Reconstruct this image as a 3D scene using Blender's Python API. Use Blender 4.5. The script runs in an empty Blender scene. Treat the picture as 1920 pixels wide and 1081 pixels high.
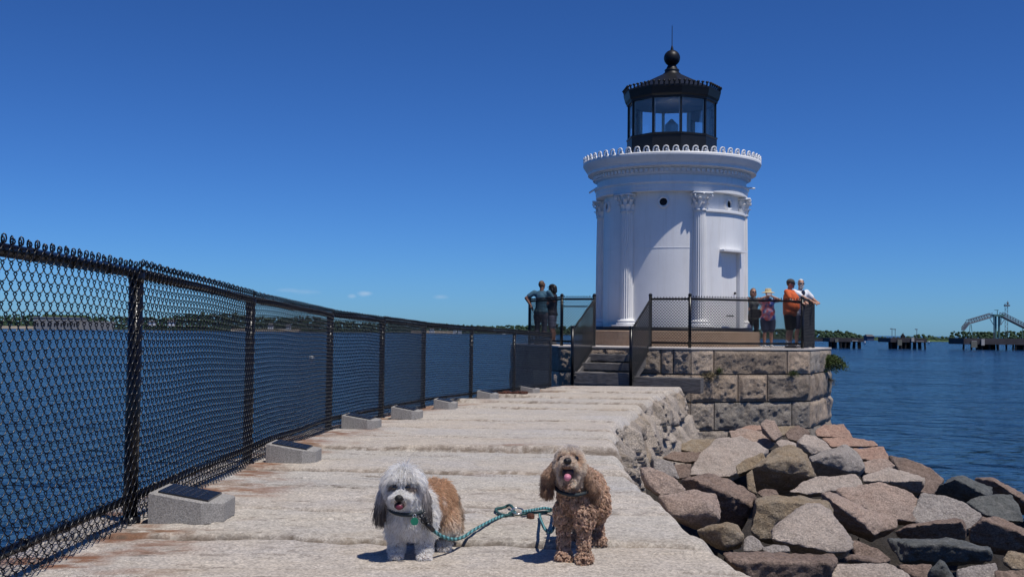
import bpy, bmesh, math, random
import numpy as np
from mathutils import Vector, Matrix, Quaternion
random.seed(7); rng = np.random.default_rng(7)
S = bpy.context.scene
R = math.radians
# ------------------------------------------------------------------ camera
FPX, CX, CY = 2130.0, 960.0, 540.5            # focal length and centre, in photo pixels
PITCH, ROLL = R(2.16), R(0.65)
CAM = Vector((0, 0, 0.93))
f0 = Vector((0, math.cos(PITCH), math.sin(PITCH))); u0 = Vector((0, -math.sin(PITCH), math.cos(PITCH))); r0 = Vector((1, 0, 0))
cr = r0*math.cos(ROLL) + u0*math.sin(ROLL); cu = u0*math.cos(ROLL) - r0*math.sin(ROLL); cf = f0
cd = bpy.data.cameras.new("camera"); cam = bpy.data.objects.new("camera", cd); S.collection.objects.link(cam)
cd.sensor_width = 36; cd.lens = 36*FPX/1920; cd.clip_start = 0.05; cd.clip_end = 30000
cam.matrix_world = Matrix(((cr.x, cu.x, -cf.x, CAM.x), (cr.y, cu.y, -cf.y, CAM.y), (cr.z, cu.z, -cf.z, CAM.z), (0, 0, 0, 1)))
S.camera = cam
# ------------------------------------------------------------------ world, sun, exposure
SUN_EL, SUN_AZ = R(66), R(-43)                # azimuth: direction towards the sun in the xy plane, from +x
sd = Vector((math.cos(SUN_EL)*math.cos(SUN_AZ), math.cos(SUN_EL)*math.sin(SUN_AZ), math.sin(SUN_EL)))
W = bpy.data.worlds.new("World"); S.world = W; W.use_nodes = True
wn, wl = W.node_tree.nodes, W.node_tree.links
bg = wn["Background"]
sky = wn.new("ShaderNodeTexSky"); sky.sky_type = 'NISHITA'; sky.sun_disc = False
sky.sun_elevation = SUN_EL; sky.sun_rotation = math.pi/2 - SUN_AZ
sky.altitude = 300; sky.air_density = 0.75; sky.dust_density = 0.35; sky.ozone_density = 5.0
gam = wn.new("ShaderNodeGamma"); gam.inputs[1].default_value = 1.25
hsv = wn.new("ShaderNodeHueSaturation"); hsv.inputs['Saturation'].default_value = 1.0; hsv.inputs['Value'].default_value = 0.6
tint = wn.new("ShaderNodeMix"); tint.data_type = 'RGBA'; tint.blend_type = 'MULTIPLY'; tint.inputs[0].default_value = 1.0; tint.inputs[7].default_value = (.405, .71, 1.08, 1)
wl.new(sky.outputs[0], gam.inputs[0]); wl.new(gam.outputs[0], hsv.inputs['Color']); wl.new(hsv.outputs[0], tint.inputs[6])
# cloud wisps low over the bay: small soft patches of white at fixed directions in the sky
ctc = wn.new("ShaderNodeTexCoord"); cn = wn.new("ShaderNodeTexNoise"); cn.inputs['Scale'].default_value = 60; cn.inputs['Detail'].default_value = 5; wl.new(ctc.outputs['Generated'], cn.inputs['Vector'])
ccol = tint.outputs[2]
def skydir(px, py): v = (cf + cr*((px-CX)/FPX) - cu*((py-CY)/FPX)); return v.normalized()
for (px, py, wx, wz, am) in ((687, 550, .006, .0022, .30), (660, 555, .003, .0016, .18), (826, 556, .006, .002, .16), (575, 547, .010, .002, .10), (540, 544, .010, .0015, .10)):
    v = skydir(px, py); sb = wn.new("ShaderNodeVectorMath"); sb.operation = 'SUBTRACT'; sb.inputs[1].default_value = v; wl.new(ctc.outputs['Generated'], sb.inputs[0])
    dv = wn.new("ShaderNodeVectorMath"); dv.operation = 'MULTIPLY'; dv.inputs[1].default_value = (1/wx, 1/wx, 1/wz); wl.new(sb.outputs[0], dv.inputs[0])
    ln_ = wn.new("ShaderNodeVectorMath"); ln_.operation = 'LENGTH'; wl.new(dv.outputs[0], ln_.inputs[0])
    ad = wn.new("ShaderNodeMath"); ad.operation = 'MULTIPLY_ADD'; ad.inputs[1].default_value = -1.6; wl.new(cn.outputs[0], ad.inputs[0]); wl.new(ln_.outputs['Value'], ad.inputs[2])
    mr = wn.new("ShaderNodeMapRange"); mr.inputs[1].default_value = -.5; mr.inputs[2].default_value = .5; mr.inputs[3].default_value = am; mr.inputs[4].default_value = 0; wl.new(ad.outputs[0], mr.inputs[0])
    mx = wn.new("ShaderNodeMix"); mx.data_type = 'RGBA'; wl.new(mr.outputs[0], mx.inputs[0]); wl.new(ccol, mx.inputs[6]); mx.inputs[7].default_value = (7.0, 7.4, 8.2, 1); ccol = mx.outputs[2]
wl.new(ccol, bg.inputs[0]); bg.inputs[1].default_value = 0.1
ld = bpy.data.lights.new("sun", 'SUN'); ld.energy = 4.1; ld.angle = R(0.5); ld.color = (1, 0.945, 0.87)
sun = bpy.data.objects.new("sun", ld); S.collection.objects.link(sun)
sun.rotation_euler = (-sd).to_track_quat('-Z', 'Y').to_euler(); sun.location = (0, 0, 50)
S.view_settings.view_transform = 'Standard'; S.view_settings.look = 'None'
S.view_settings.exposure = 0.0; S.view_settings.gamma = 1.0
S.cycles.max_bounces = 8; S.cycles.transparent_max_bounces = 12

def at(px, py, d):
    """the point at depth d (world y) seen at photo pixel px, py"""
    v = cf + cr*((px-CX)/FPX) - cu*((py-CY)/FPX)
    return CAM + v*(d/v.y)
def horizon(px): return at_y(px)
def on_plane(px, py, z):
    v = cf + cr*((px-CX)/FPX) - cu*((py-CY)/FPX)
    return CAM + v*((z-CAM.z)/v.z)
def pz(y): return -0.0175*max(0.0, y-5.0) if not isinstance(y, np.ndarray) else -0.0175*np.maximum(0, y-5.0)
def ground(px, py, h=0.0):
    d = 5.0
    for _ in range(12):
        d = on_plane(px, py, pz(d)+h).y
        d = min(max(d, 2.5), 60)
    return at(px, py, d)
# ------------------------------------------------------------------ numpy noise
def _h(ix, iy, iz, seed):
    h = (ix.astype(np.int64)*374761393 + iy.astype(np.int64)*668265263 + iz.astype(np.int64)*2147483647 + seed*974634617) & 0xffffffff
    h = ((h ^ (h >> 13))*1274126177) & 0xffffffff
    h = ((h ^ (h >> 16))*2246822519) & 0xffffffff
    return ((h ^ (h >> 15)) & 0xffffff)/float(0xffffff)
def vnoise(P, seed=0):
    P = np.asarray(P, float); i = np.floor(P).astype(np.int64); f = P-i; f = f*f*f*(f*(f*6-15)+10)
    out = 0
    for dx in (0, 1):
        for dy in (0, 1):
            for dz in (0, 1):
                w = (f[:, 0] if dx else 1-f[:, 0])*(f[:, 1] if dy else 1-f[:, 1])*(f[:, 2] if dz else 1-f[:, 2])
                out = out + w*_h(i[:, 0]+dx, i[:, 1]+dy, i[:, 2]+dz, seed)
    return out*2-1
def fbm(P, scale=1.0, octv=4, seed=0, gain=0.5):
    P = np.asarray(P, float)*scale; a = 1.0; s = 0; t = 0
    for k in range(octv):
        s = s + a*vnoise(P + 17.3*k, seed+k); t += a; a *= gain; P = P*2.03
    return s/t
# ------------------------------------------------------------------ objects
def link(o, parent=None):
    S.collection.objects.link(o)
    if parent is not None: o.parent = parent
    return o
def wloc(o):
    v = Vector((0, 0, 0))
    while o is not None: v += o.location; o = o.parent
    return v
def thing(name, label, cat, loc=(0, 0, 0), group=None, kind=None):
    o = bpy.data.objects.new(name, None); o.location = loc; o.empty_display_size = 0.1; link(o)
    return tag(o, label, cat, group, kind)
def tag(o, label=None, cat=None, group=None, kind=None):
    if label: o["label"] = label
    if cat: o["category"] = cat
    if group: o["group"] = group
    if kind: o["kind"] = kind
    return o
def mesh_obj(name, V, F, mat, parent=None, smooth=False, base=None):
    """V in world coordinates; the origin goes to the parent's origin, or to base"""
    off = wloc(parent) if parent is not None else Vector(base or (0, 0, 0))
    V = np.asarray(V, float).reshape(-1, 3) - np.array(off)
    me = bpy.data.meshes.new(name)
    if isinstance(F, np.ndarray) and F.ndim == 2:
        n, k = F.shape
        me.vertices.add(len(V)); me.vertices.foreach_set('co', V.ravel())
        me.loops.add(n*k); me.loops.foreach_set('vertex_index', F.ravel().astype(np.int32))
        me.polygons.add(n); me.polygons.foreach_set('loop_start', np.arange(n, dtype=np.int32)*k)
        me.update(calc_edges=True); me.validate()
    else:
        me.from_pydata(V.tolist(), [], [list(map(int, f)) for f in F]); me.update()
    if smooth: me.polygons.foreach_set('use_smooth', np.ones(len(me.polygons), bool))
    for m in (mat if isinstance(mat, (list, tuple)) else [mat]): me.materials.append(m)
    o = bpy.data.objects.new(name, me)
    if parent is None: o.location = off
    return link(o, parent)
class MB:
    def __init__(s): s.v = []; s.f = []; s.n = 0
    def add(s, V, F):
        V = [tuple(v) for v in V]; s.v += V; s.f += [tuple(i+s.n for i in f) for f in F]; s.n += len(V); return s
    def box(s, c, size, ax=None):
        c = Vector(c); X, Y, Z = (ax if ax else (Vector((1, 0, 0)), Vector((0, 1, 0)), Vector((0, 0, 1))))
        hx, hy, hz = [q/2 for q in size]
        V = [c + X*(hx*a) + Y*(hy*b) + Z*(hz*d) for a in (-1, 1) for b in (-1, 1) for d in (-1, 1)]
        return s.add(V, [(0, 1, 3, 2), (4, 6, 7, 5), (0, 4, 5, 1), (2, 3, 7, 6), (0, 2, 6, 4), (1, 5, 7, 3)])
    def bar(s, p, q, w, h, up=(0, 0, 1)):
        p, q = Vector(p), Vector(q); X = (q-p); L = X.length; X = X.normalized(); up = Vector(up)
        Y = up.cross(X)
        if Y.length < 1e-5: Y = Vector((1, 0, 0)).cross(X)
        Y.normalize(); Z = X.cross(Y)
        return s.box((p+q)/2, (L, w, h), (X, Y, Z))
    def tube(s, pts, r, n=8, closed=False, caps=True):
        pts = [Vector(p) for p in pts]; m = len(pts); rs = r if isinstance(r, (list, tuple)) else [r]*m
        V = []; F = []; nrm = None
        for i, p in enumerate(pts):
            a = pts[(i-1) % m] if closed else pts[max(i-1, 0)]; b = pts[(i+1) % m] if closed else pts[min(i+1, m-1)]
            t = (b-a).normalized()
            if nrm is None:
                nrm = Vector((0, 0, 1)).cross(t)
                if nrm.length < 1e-3: nrm = Vector((1, 0, 0)).cross(t)
            nrm = (nrm - t*nrm.dot(t)).normalized(); bi = t.cross(nrm)
            V += [p + (nrm*math.cos(2*math.pi*k/n) + bi*math.sin(2*math.pi*k/n))*rs[i] for k in range(n)]
        for i in range(m if closed else m-1):
            j = (i+1) % m
            F += [(i*n+k, i*n+(k+1) % n, j*n+(k+1) % n, j*n+k) for k in range(n)]
        if caps and not closed: F += [tuple(range(n))[::-1], tuple((m-1)*n+k for k in range(n))]
        return s.add(V, F)
    def lathe(s, prof, c=(0, 0, 0), n=48, ang=(0, 2*math.pi), rfun=None, ph=0.0):
        c = Vector(c); full = abs(ang[1]-ang[0]-2*math.pi) < 1e-6; m = n if full else n+1; V = []; F = []
        for (r, z) in prof:
            for k in range(m):
                a = ang[0] + (ang[1]-ang[0])*k/n + ph; rr = rfun(r, k/n, z) if rfun else r
                V.append(c + Vector((rr*math.cos(a), rr*math.sin(a), z)))
        for i in range(len(prof)-1):
            for k in range(n):
                k2 = (k+1) % m
                F.append((i*m+k, i*m+k2, (i+1)*m+k2, (i+1)*m+k))
        return s.add(V, F)
    def sphere(s, c, rad, n=12, m=8, rot=None):
        c = Vector(c); rx, ry, rz = rad if isinstance(rad, (tuple, list)) else (rad,)*3; V = []; F = []
        for i in range(m+1):
            t = math.pi*i/m
            for k in range(n):
                p = Vector((rx*math.sin(t)*math.cos(2*math.pi*k/n), ry*math.sin(t)*math.sin(2*math.pi*k/n), rz*math.cos(t)))
                if rot is not None: p = rot @ p
                V.append(c+p)
        for i in range(m):
            for k in range(n): F.append((i*n+k, (i+1)*n+k, (i+1)*n+(k+1) % n, i*n+(k+1) % n))
        return s.add(V, F)
    def capsule(s, p, q, r1, r2, n=12):
        p, q = Vector(p), Vector(q); d = (q-p); L = max(d.length, 1e-4); t = d/L; pts = []; rs = []
        for a in (-80, -50, -20, 0): pts.append(p + t*(r1*math.sin(R(a)))); rs.append(r1*math.cos(R(a)))
        for a in (0, 20, 50, 80): pts.append(q + t*(r2*math.sin(R(a)))); rs.append(r2*math.cos(R(a)))
        return s.tube(pts, rs, n)
    def chain(s, pts, rs, n=12):
        for i in range(len(pts)-1): s.capsule(pts[i], pts[i+1], rs[i], rs[i+1], n)
        return s
    def build(s, name, mat, parent=None, smooth=False, base=None):
        return mesh_obj(name, s.v, s.f, mat, parent, smooth, base)
def remeshed(mb, vox, smooth_it=2):
    """voxel union of everything collected: one continuous surface; returns (V, F) in the same coordinates"""
    me = bpy.data.meshes.new("tmp"); me.from_pydata([tuple(v) for v in mb.v], [], [list(f) for f in mb.f])
    bm = bmesh.new(); bm.from_mesh(me); bmesh.ops.recalc_face_normals(bm, faces=bm.faces); bm.to_mesh(me); bm.free()
    o = bpy.data.objects.new("tmp", me); S.collection.objects.link(o)
    m = o.modifiers.new("r", 'REMESH'); m.mode = 'VOXEL'; m.voxel_size = vox
    if smooth_it: q = o.modifiers.new("s", 'SMOOTH'); q.iterations = smooth_it; q.factor = 0.5
    dg = bpy.context.evaluated_depsgraph_get(); ev = o.evaluated_get(dg); em = ev.to_mesh()
    V = np.empty(len(em.vertices)*3); em.vertices.foreach_get('co', V); V = V.reshape(-1, 3).copy()
    F = np.array([list(p.vertices) for p in em.polygons], dtype=np.int32) if all(len(p.vertices) == 4 for p in em.polygons) else [tuple(p.vertices) for p in em.polygons]
    ev.to_mesh_clear(); bpy.data.objects.remove(o); bpy.data.meshes.remove(me)
    return V, F
def vnormals(V, F):
    F = np.asarray(F); n = np.zeros_like(V)
    a, b, c, d = V[F[:, 0]], V[F[:, 1]], V[F[:, 2]], V[F[:, -1]]
    fn = np.cross(c-a, d-b)
    for k in range(F.shape[1]): np.add.at(n, F[:, k], fn)
    return n/np.maximum(np.linalg.norm(n, axis=1, keepdims=True), 1e-12)
# ------------------------------------------------------------------ materials
def newmat(name):
    m = bpy.data.materials.new(name); m.use_nodes = True
    return m, m.node_tree.nodes, m.node_tree.links, m.node_tree.nodes["Principled BSDF"]
def plain(name, col, rough=0.6, metal=0.0, var=0.12, scale=6.0, bump=0.0, bscale=60.0, spec=0.4):
    m, n, l, b = newmat(name)
    tc = n.new("ShaderNodeTexCoord"); nz = n.new("ShaderNodeTexNoise"); nz.inputs['Scale'].default_value = scale; nz.inputs['Detail'].default_value = 5
    l.new(tc.outputs['Object'], nz.inputs['Vector'])
    rp = n.new("ShaderNodeValToRGB"); rp.color_ramp.elements[0].position = .3; rp.color_ramp.elements[1].position = .7
    rp.color_ramp.elements[0].color = tuple(c*(1-var) for c in col)+(1,); rp.color_ramp.elements[1].color = tuple(min(1, c*(1+var)) for c in col)+(1,)
    l.new(nz.outputs[0], rp.inputs[0]); l.new(rp.outputs[0], b.inputs['Base Color'])
    b.inputs['Roughness'].default_value = rough; b.inputs['Metallic'].default_value = metal; b.inputs['Specular IOR Level'].default_value = spec
    if bump:
        nb = n.new("ShaderNodeTexNoise"); nb.inputs['Scale'].default_value = bscale; nb.inputs['Detail'].default_value = 6
        l.new(tc.outputs['Object'], nb.inputs['Vector'])
        bp = n.new("ShaderNodeBump"); bp.inputs['Strength'].default_value = bump; bp.inputs['Distance'].default_value = 0.01
        l.new(nb.outputs[0], bp.inputs['Height']); l.new(bp.outputs[0], b.inputs['Normal'])
    return m
def stone(name, c1, c2, c3, scale=2.0, speck=0.35, bump=0.6, bdist=0.012, grain=110.0, rough=0.85, stain=None, dark=0.0, tone=False):
    """granite: two large-scale tones, a third in patches, and a fine crystal grain; stain: name of a point attribute that mixes rust in"""
    m, n, l, b = newmat(name)
    tc = n.new("ShaderNodeTexCoord")
    def noise(sc, det=6, rough_=0.6, vec=None):
        q = n.new("ShaderNodeTexNoise"); q.inputs['Scale'].default_value = sc; q.inputs['Detail'].default_value = det; q.inputs['Roughness'].default_value = rough_
        l.new(vec or tc.outputs['Object'], q.inputs['Vector']); return q
    def mix(f, a, c, mode='MIX'):
        q = n.new("ShaderNodeMix"); q.data_type = 'RGBA'; q.blend_type = mode
        for i, s in ((6, a), (7, c)):
            if isinstance(s, tuple): q.inputs[i].default_value = s+(1,)
            else: l.new(s, q.inputs[i])
        if isinstance(f, float): q.inputs[0].default_value = f
        else: l.new(f, q.inputs[0])
        return q.outputs[2]
    def ramp(s, a, c, v0=0.0, v1=1.0):
        q = n.new("ShaderNodeMapRange"); q.inputs[1].default_value = a; q.inputs[2].default_value = c; q.inputs[3].default_value = v0; q.inputs[4].default_value = v1
        l.new(s, q.inputs[0]); return q.outputs[0]
    n1 = noise(scale); n2 = noise(scale*3.7, 7, .65)
    col = mix(ramp(n1.outputs[0], .38, .62), c1, c2); col = mix(ramp(n2.outputs[0], .42, .78), col, c3); nf = noise(scale*14, 6, .7); fq = ramp(nf.outputs[0], .3, .7, .88, 1.12); fc = n.new('ShaderNodeCombineColor')
    for i in range(3): l.new(fq, fc.inputs[i])
    col = mix(1.0, col, fc.outputs[0], 'MULTIPLY')
    if dark: n3 = noise(scale*.8, 9, .72); col = mix(ramp(n3.outputs[0], .56, .66, 0, dark), col, tuple(c*.33 for c in c2))
    g = n.new("ShaderNodeTexVoronoi"); g.inputs['Scale'].default_value = grain; l.new(tc.outputs['Object'], g.inputs['Vector'])
    gv = n.new("ShaderNodeSeparateColor"); l.new(g.outputs['Color'], gv.inputs[0])
    k = ramp(gv.outputs[0], 0, 1, 1-speck, 1+speck*.75)
    kk = n.new("ShaderNodeCombineColor")
    for i in range(3): l.new(k, kk.inputs[i])
    col = mix(1.0, col, kk.outputs[0], 'MULTIPLY')
    if stain:
        at_ = n.new("ShaderNodeAttribute"); at_.attribute_name = stain
        sx = n.new("ShaderNodeSeparateColor"); l.new(at_.outputs['Color'], sx.inputs[0])
        col = mix(sx.outputs[0], col, (0.21, 0.088, 0.04)); col = mix(sx.outputs[1], col, (0.11, 0.085, 0.065)); col = mix(sx.outputs[2], col, (0.42, 0.30, 0.17))
    if stain or tone:
        a2 = n.new("ShaderNodeAttribute"); a2.attribute_name = 'tone'; col = mix(1.0, col, a2.outputs['Color'], 'MULTIPLY')
    l.new(col, b.inputs['Base Color']); b.inputs['Roughness'].default_value = rough; b.inputs['Specular IOR Level'].default_value = .3
    nb = noise(38, 8, .7); hb = n.new("ShaderNodeMath"); hb.operation = 'ADD'
    l.new(nb.outputs[0], hb.inputs[0]); gs = ramp(gv.outputs[1], 0, 1, 0, .35); l.new(gs, hb.inputs[1])
    bp = n.new("ShaderNodeBump"); bp.inputs['Strength'].default_value = bump; bp.inputs['Distance'].default_value = bdist
    l.new(hb.outputs[0], bp.inputs['Height']); l.new(bp.outputs[0], b.inputs['Normal'])
    return m
M = {}
M['black'] = plain('black_vinyl', (.005, .005, .007), .28, spec=.32)
M['blackpaint'] = plain('black_paint', (.008, .009, .012), .45, var=.2, spec=.3)
M['white'] = plain('white_paint', (.80, .80, .79), .45, var=.04, scale=1.5, bump=.15, bscale=14)
def streaked(m):
    n, l = m.node_tree.nodes, m.node_tree.links; b = n["Principled BSDF"]; src = b.inputs['Base Color'].links[0].from_socket
    tc = n.new("ShaderNodeTexCoord"); mp = n.new("ShaderNodeMapping"); mp.inputs['Scale'].default_value = (7, 7, .55); l.new(tc.outputs['Object'], mp.inputs[0])
    q = n.new("ShaderNodeTexNoise"); q.inputs['Scale'].default_value = 1.3; q.inputs['Detail'].default_value = 6; q.inputs['Roughness'].default_value = .62; l.new(mp.outputs[0], q.inputs['Vector'])
    r_ = n.new("ShaderNodeMapRange"); r_.inputs[1].default_value = .50; r_.inputs[2].default_value = .74; r_.inputs[3].default_value = 0; r_.inputs[4].default_value = .26; l.new(q.outputs[0], r_.inputs[0])
    mx = n.new("ShaderNodeMix"); mx.data_type = 'RGBA'; l.new(r_.outputs[0], mx.inputs[0]); l.new(src, mx.inputs[6]); mx.inputs[7].default_value = (.56, .52, .46, 1); l.new(mx.outputs[2], b.inputs['Base Color'])
streaked(M['white'])
M['path'] = stone('path_granite', (.51, .46, .395), (.47, .44, .41), (.53, .475, .40), .8, .34, 1.0, .010, 115, stain='stain')
M['rock_pink'] = stone('pink_granite', (.50, .365, .29), (.43, .335, .28), (.54, .42, .345), 1.6, .30, 1.0, .04, 120, dark=.55)
M['rock_grey'] = stone('grey_granite', (.43, .38, .34), (.36, .32, .29), (.50, .45, .405), 1.6, .30, 1.0, .04, 120, dark=.55)
M['rock_pale'] = stone('pale_granite', (.56, .46, .385), (.48, .41, .355), (.60, .51, .435), 1.4, .28, 1.0, .04, 120, dark=.45)
M['rock_tan'] = stone('tan_granite', (.40, .305, .20), (.30, .23, .16), (.46, .39, .30), 1.8, .28, 1.0, .04, 120, dark=.65)
M['rock_brown'] = stone('brown_granite', (.22, .155, .12), (.16, .12, .10), (.28, .21, .17), 2.0, .36, .9, .02, 95)
M['rock_dark'] = stone('dark_basalt', (.10, .105, .10), (.075, .08, .08), (.17, .17, .16), 2.4, .25, .9, .02, 95, .7)
M['rock_red'] = stone('red_granite', (.37, .235, .175), (.31, .20, .155), (.42, .29, .22), 1.6, .34, .9, .02, 95)
M['block'] = stone('platform_granite', (.46, .37, .285), (.33, .27, .215), (.51, .43, .35), 1.3, .34, 1.0, .04, 80, dark=.55, tone=True)
M['plinth'] = stone('tan_plinth', (.36, .25, .17), (.32, .225, .155), (.40, .30, .22), 1.0, .2, .4, .008, 120)
M['deck'] = stone('deck_stone', (.55, .50, .45), (.50, .46, .43), (.58, .52, .46), .9, .2, .4, .008, 120)
M['concrete'] = stone('memorial_granite', (.31, .295, .275), (.285, .27, .25), (.33, .315, .295), 3, .38, .6, .004, 260)
M['wallstone'] = stone('wall_granite', (.62, .53, .44), (.50, .43, .365), (.64, .54, .43), 2.2, .36, 1.0, .05, 80, stain='stain')
M['plaque'] = plain('plaque_black', (.012, .014, .020), .25, spec=.6)
M['soil'] = stone('rock_bed', (.040, .033, .026), (.025, .022, .019), (.065, .052, .04), 1.5, .3, 1.0, .03, 60)  # near black: shade in the gaps between boulders is put into the bed colour
# ================================================================== water, shores
def water_mat():
    m, n, l, b = newmat('sea_water')
    tc = n.new("ShaderNodeTexCoord")
    b.inputs['Base Color'].default_value = (.006, .028, .062, 1); b.inputs['Roughness'].default_value = .16; b.inputs['IOR'].default_value = 1.33
    mp = n.new("ShaderNodeMapping"); mp.inputs['Scale'].default_value = (1, 1.5, 1); mp.inputs['Rotation'].default_value = (0, 0, R(14)); l.new(tc.outputs['Object'], mp.inputs[0])
    prev = None
    for sc, st, det in ((.05, .5, 3), (.2, 1.0, 4), (.8, 1.0, 5), (3.5, .6, 4)):
        q = n.new("ShaderNodeTexNoise"); q.inputs['Scale'].default_value = sc; q.inputs['Detail'].default_value = det; q.inputs['Roughness'].default_value = .55
        l.new(mp.outputs[0], q.inputs['Vector'])
        bp = n.new("ShaderNodeBump"); bp.inputs['Strength'].default_value = st; bp.inputs['Distance'].default_value = 1.0/sc**.75
        l.new(q.outputs[0], bp.inputs['Height'])
        if prev: l.new(prev, bp.inputs['Normal'])
        prev = bp.outputs[0]
    l.new(prev, b.inputs['Normal']); b.inputs['Specular IOR Level'].default_value = .22
    # wind patches: slow drift of tone
    q = n.new("ShaderNodeTexNoise"); q.inputs['Scale'].default_value = .035; q.inputs['Detail'].default_value = 7; l.new(mp.outputs[0], q.inputs['Vector'])
    rp = n.new("ShaderNodeValToRGB"); rp.color_ramp.elements[0].color = (.006, .034, .105, 1); rp.color_ramp.elements[1].color = (.014, .064, .170, 1)
    rp.color_ramp.elements[0].position = .35; rp.color_ramp.elements[1].position = .65
    l.new(q.outputs[0], rp.inputs[0]); l.new(rp.outputs[0], b.inputs['Base Color'])
    return m
WZ = -2.4
M['water'] = water_mat()
wv = [(-9000, -200, WZ), (9000, -200, WZ), (9000, 12000, WZ), (-9000, 12000, WZ)]
tag(mesh_obj('water', wv, [(0, 1, 2, 3)], M['water']), kind='structure')
def foliage_mat(name, a, b_, c):
    m, n, l, b = newmat(name)
    tc = n.new("ShaderNodeTexCoord"); q = n.new("ShaderNodeTexNoise"); q.inputs['Scale'].default_value = .12; q.inputs['Detail'].default_value = 8; q.inputs['Roughness'].default_value = .75
    l.new(tc.outputs['Object'], q.inputs['Vector']); rp = n.new("ShaderNodeValToRGB"); e = rp.color_ramp.elements
    e[0].position = .35; e[0].color = a+(1,); e[1].position = .65; e[1].color = c+(1,); k = e.new(.5); k.color = b_+(1,)
    l.new(q.outputs[0], rp.inputs[0]); l.new(rp.outputs[0], b.inputs['Base Color']); b.inputs['Roughness'].default_value = .9; b.inputs['Specular IOR Level'].default_value = .1
    return m
M['wood'] = foliage_mat('far_foliage', (.022, .040, .030), (.036, .062, .036), (.055, .085, .042))
M['shoreland'] = plain('shore_land', (.028, .036, .024), .95, var=.5, scale=.05)
M['turf'] = plain('shore_turf', (.075, .12, .04), .95, var=.3, scale=.08)
M['sand'] = plain('shore_sand', (.22, .19, .15), .95, var=.2, scale=.1)
def pxx(px, d): return at(px, 620, d).x
def pzz(px, py, d): return at(px, py, d).z
ico = bmesh.new(); bmesh.ops.create_icosphere(ico, subdivisions=1, radius=1)
icoV = np.array([v.co[:] for v in ico.verts]); icoF = np.array([[v.index for v in f.verts] for f in ico.faces]); ico.free()
def wood(name, label, ridge, d, step, rpx, seed, depth):
    """a far wood: many leafy clumps over a bank, following the ridge line (photo pixel pairs) at depth d"""
    g = np.random.default_rng(seed); V = []; F = []; n = 0
    xs = [p[0] for p in ridge]; ys = [p[1] for p in ridge]; k = d/FPX
    px = xs[0]
    while px < xs[-1]:
        top = np.interp(px, xs, ys); zt = pzz(px, top, d) - WZ; rows = max(1, int(zt/(rpx*k*1.1)))
        for j in range(rows):
            t = (j+.5)/rows; r = rpx*k*g.uniform(.7, 1.35)
            c = np.array((pxx(px+g.normal(0, step*.6), d), d + t*depth + g.normal(0, 6), WZ + max(r*.5, zt*t*g.uniform(.85, 1.0)-r*.3) + (0 if j < rows-1 else zt*g.uniform(-.07, .06))))
            P = icoV*(r*np.array((g.uniform(.9, 1.3), 1, g.uniform(.75, 1.1))))
            P = P*(1+.35*vnoise(icoV*1.9+g.uniform(0, 99, 3), seed)[:, None])
            V.append(P+c); F.append(icoF+n); n += len(P)
        px += step*g.uniform(.6, 1.4)
    o = mesh_obj(name, np.concatenate(V), np.concatenate(F), M['wood'], base=(pxx(xs[0], d), d, WZ), smooth=False)
    tag(o, label, 'wood', kind='stuff')
def bank(name, ridge, d, frac, mat, depth, front=0.0):
    V = []; F = []
    for i, (px, py) in enumerate(ridge):
        x = pxx(px, d); h = (pzz(px, py, d)-WZ)*frac
        V += [(x, d-front, WZ-1), (x, d-front+1, WZ+.5), (x, d+depth*.35, WZ+h*.6), (x*1.0, d+depth, WZ+h), (x, d+depth*2.5, WZ+h*.8), (x, d+depth*2.6, WZ-1)]
    for i in range(len(ridge)-1):
        for k in range(5): F.append((i*6+k, (i+1)*6+k, (i+1)*6+k+1, i*6+k+1))
    tag(mesh_obj(name, V, F, mat, smooth=True), kind='structure')
LR = [(-320, 587), (-120, 588), (0, 588), (60, 586), (105, 591), (190, 591), (240, 593), (285, 592), (315, 587), (350, 583), (420, 584), (465, 590), (520, 593), (560, 590), (610, 598), (680, 602), (720, 603), (800, 605), (880, 608), (930, 609), (1000, 607), (1100, 609), (1200, 613), (1320, 616), (1400, 619)]
bank('hills', LR, 1290, .22, M['shoreland'], 60)
wood('far_wood', 'dark wooded shore low across the bay behind the chain link fence', LR, 1300, 2.8, 2.5, 11, 55)
RR = [(1380, 617), (1480, 616), (1530, 615), (1560, 617), (1600, 618), (1622, 622), (1640, 627), (1655, 630), (1664, 634), (1672, 637)]
bank('shore', RR, 790, .2, M['shoreland'], 40)
wood('far_wood', 'wooded point sloping down to the water right of the lighthouse', RR, 800, 3.2, 3.0, 12, 40)
RM = [(1640, 635), (1700, 634.5), (1760, 634)]
bank('shore', RM, 1180, .3, M['shoreland'], 40)
wood('far_wood', 'thin line of distant trees low behind the middle pier', RM, 1190, 3, 2.4, 13, 30)
R2 = [(1722, 637), (1735, 632), (1752, 627), (1768, 625), (1782, 629), (1796, 632), (1808, 630), (1824, 629), (1834, 619), (1850, 617), (1862, 621), (1872, 622), (1884, 618), (1898, 622), (1930, 620), (1990, 618), (2100, 619)]
bank('shore', R2, 690, .32, M['turf'], 40)
wood('far_wood', 'wooded shore with round treetops behind the loading gantry', R2, 700, 3.2, 3.2, 14, 40)
# beach strips
for (a, b_, y0, y1, d) in ((-60, 70, 612.5, 614.5, 1280), (430, 560, 619.5, 621, 1280), (770, 850, 624.5, 626, 1280)):
    z1 = pzz((a+b_)/2, y0, d)
    mb = MB(); mb.add([(pxx(a, d), d-2, WZ-.3), (pxx(b_, d), d-2, WZ-.3), (pxx(b_, d), d+14, WZ+3.0), (pxx(a, d), d+14, WZ+3.0), (pxx(a, d), d+14, WZ-1), (pxx(b_, d), d+14, WZ-1)], [(0, 1, 2, 3), (3, 2, 5, 4)])
    tag(mb.build('beach', M['sand']), kind='structure')
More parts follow.
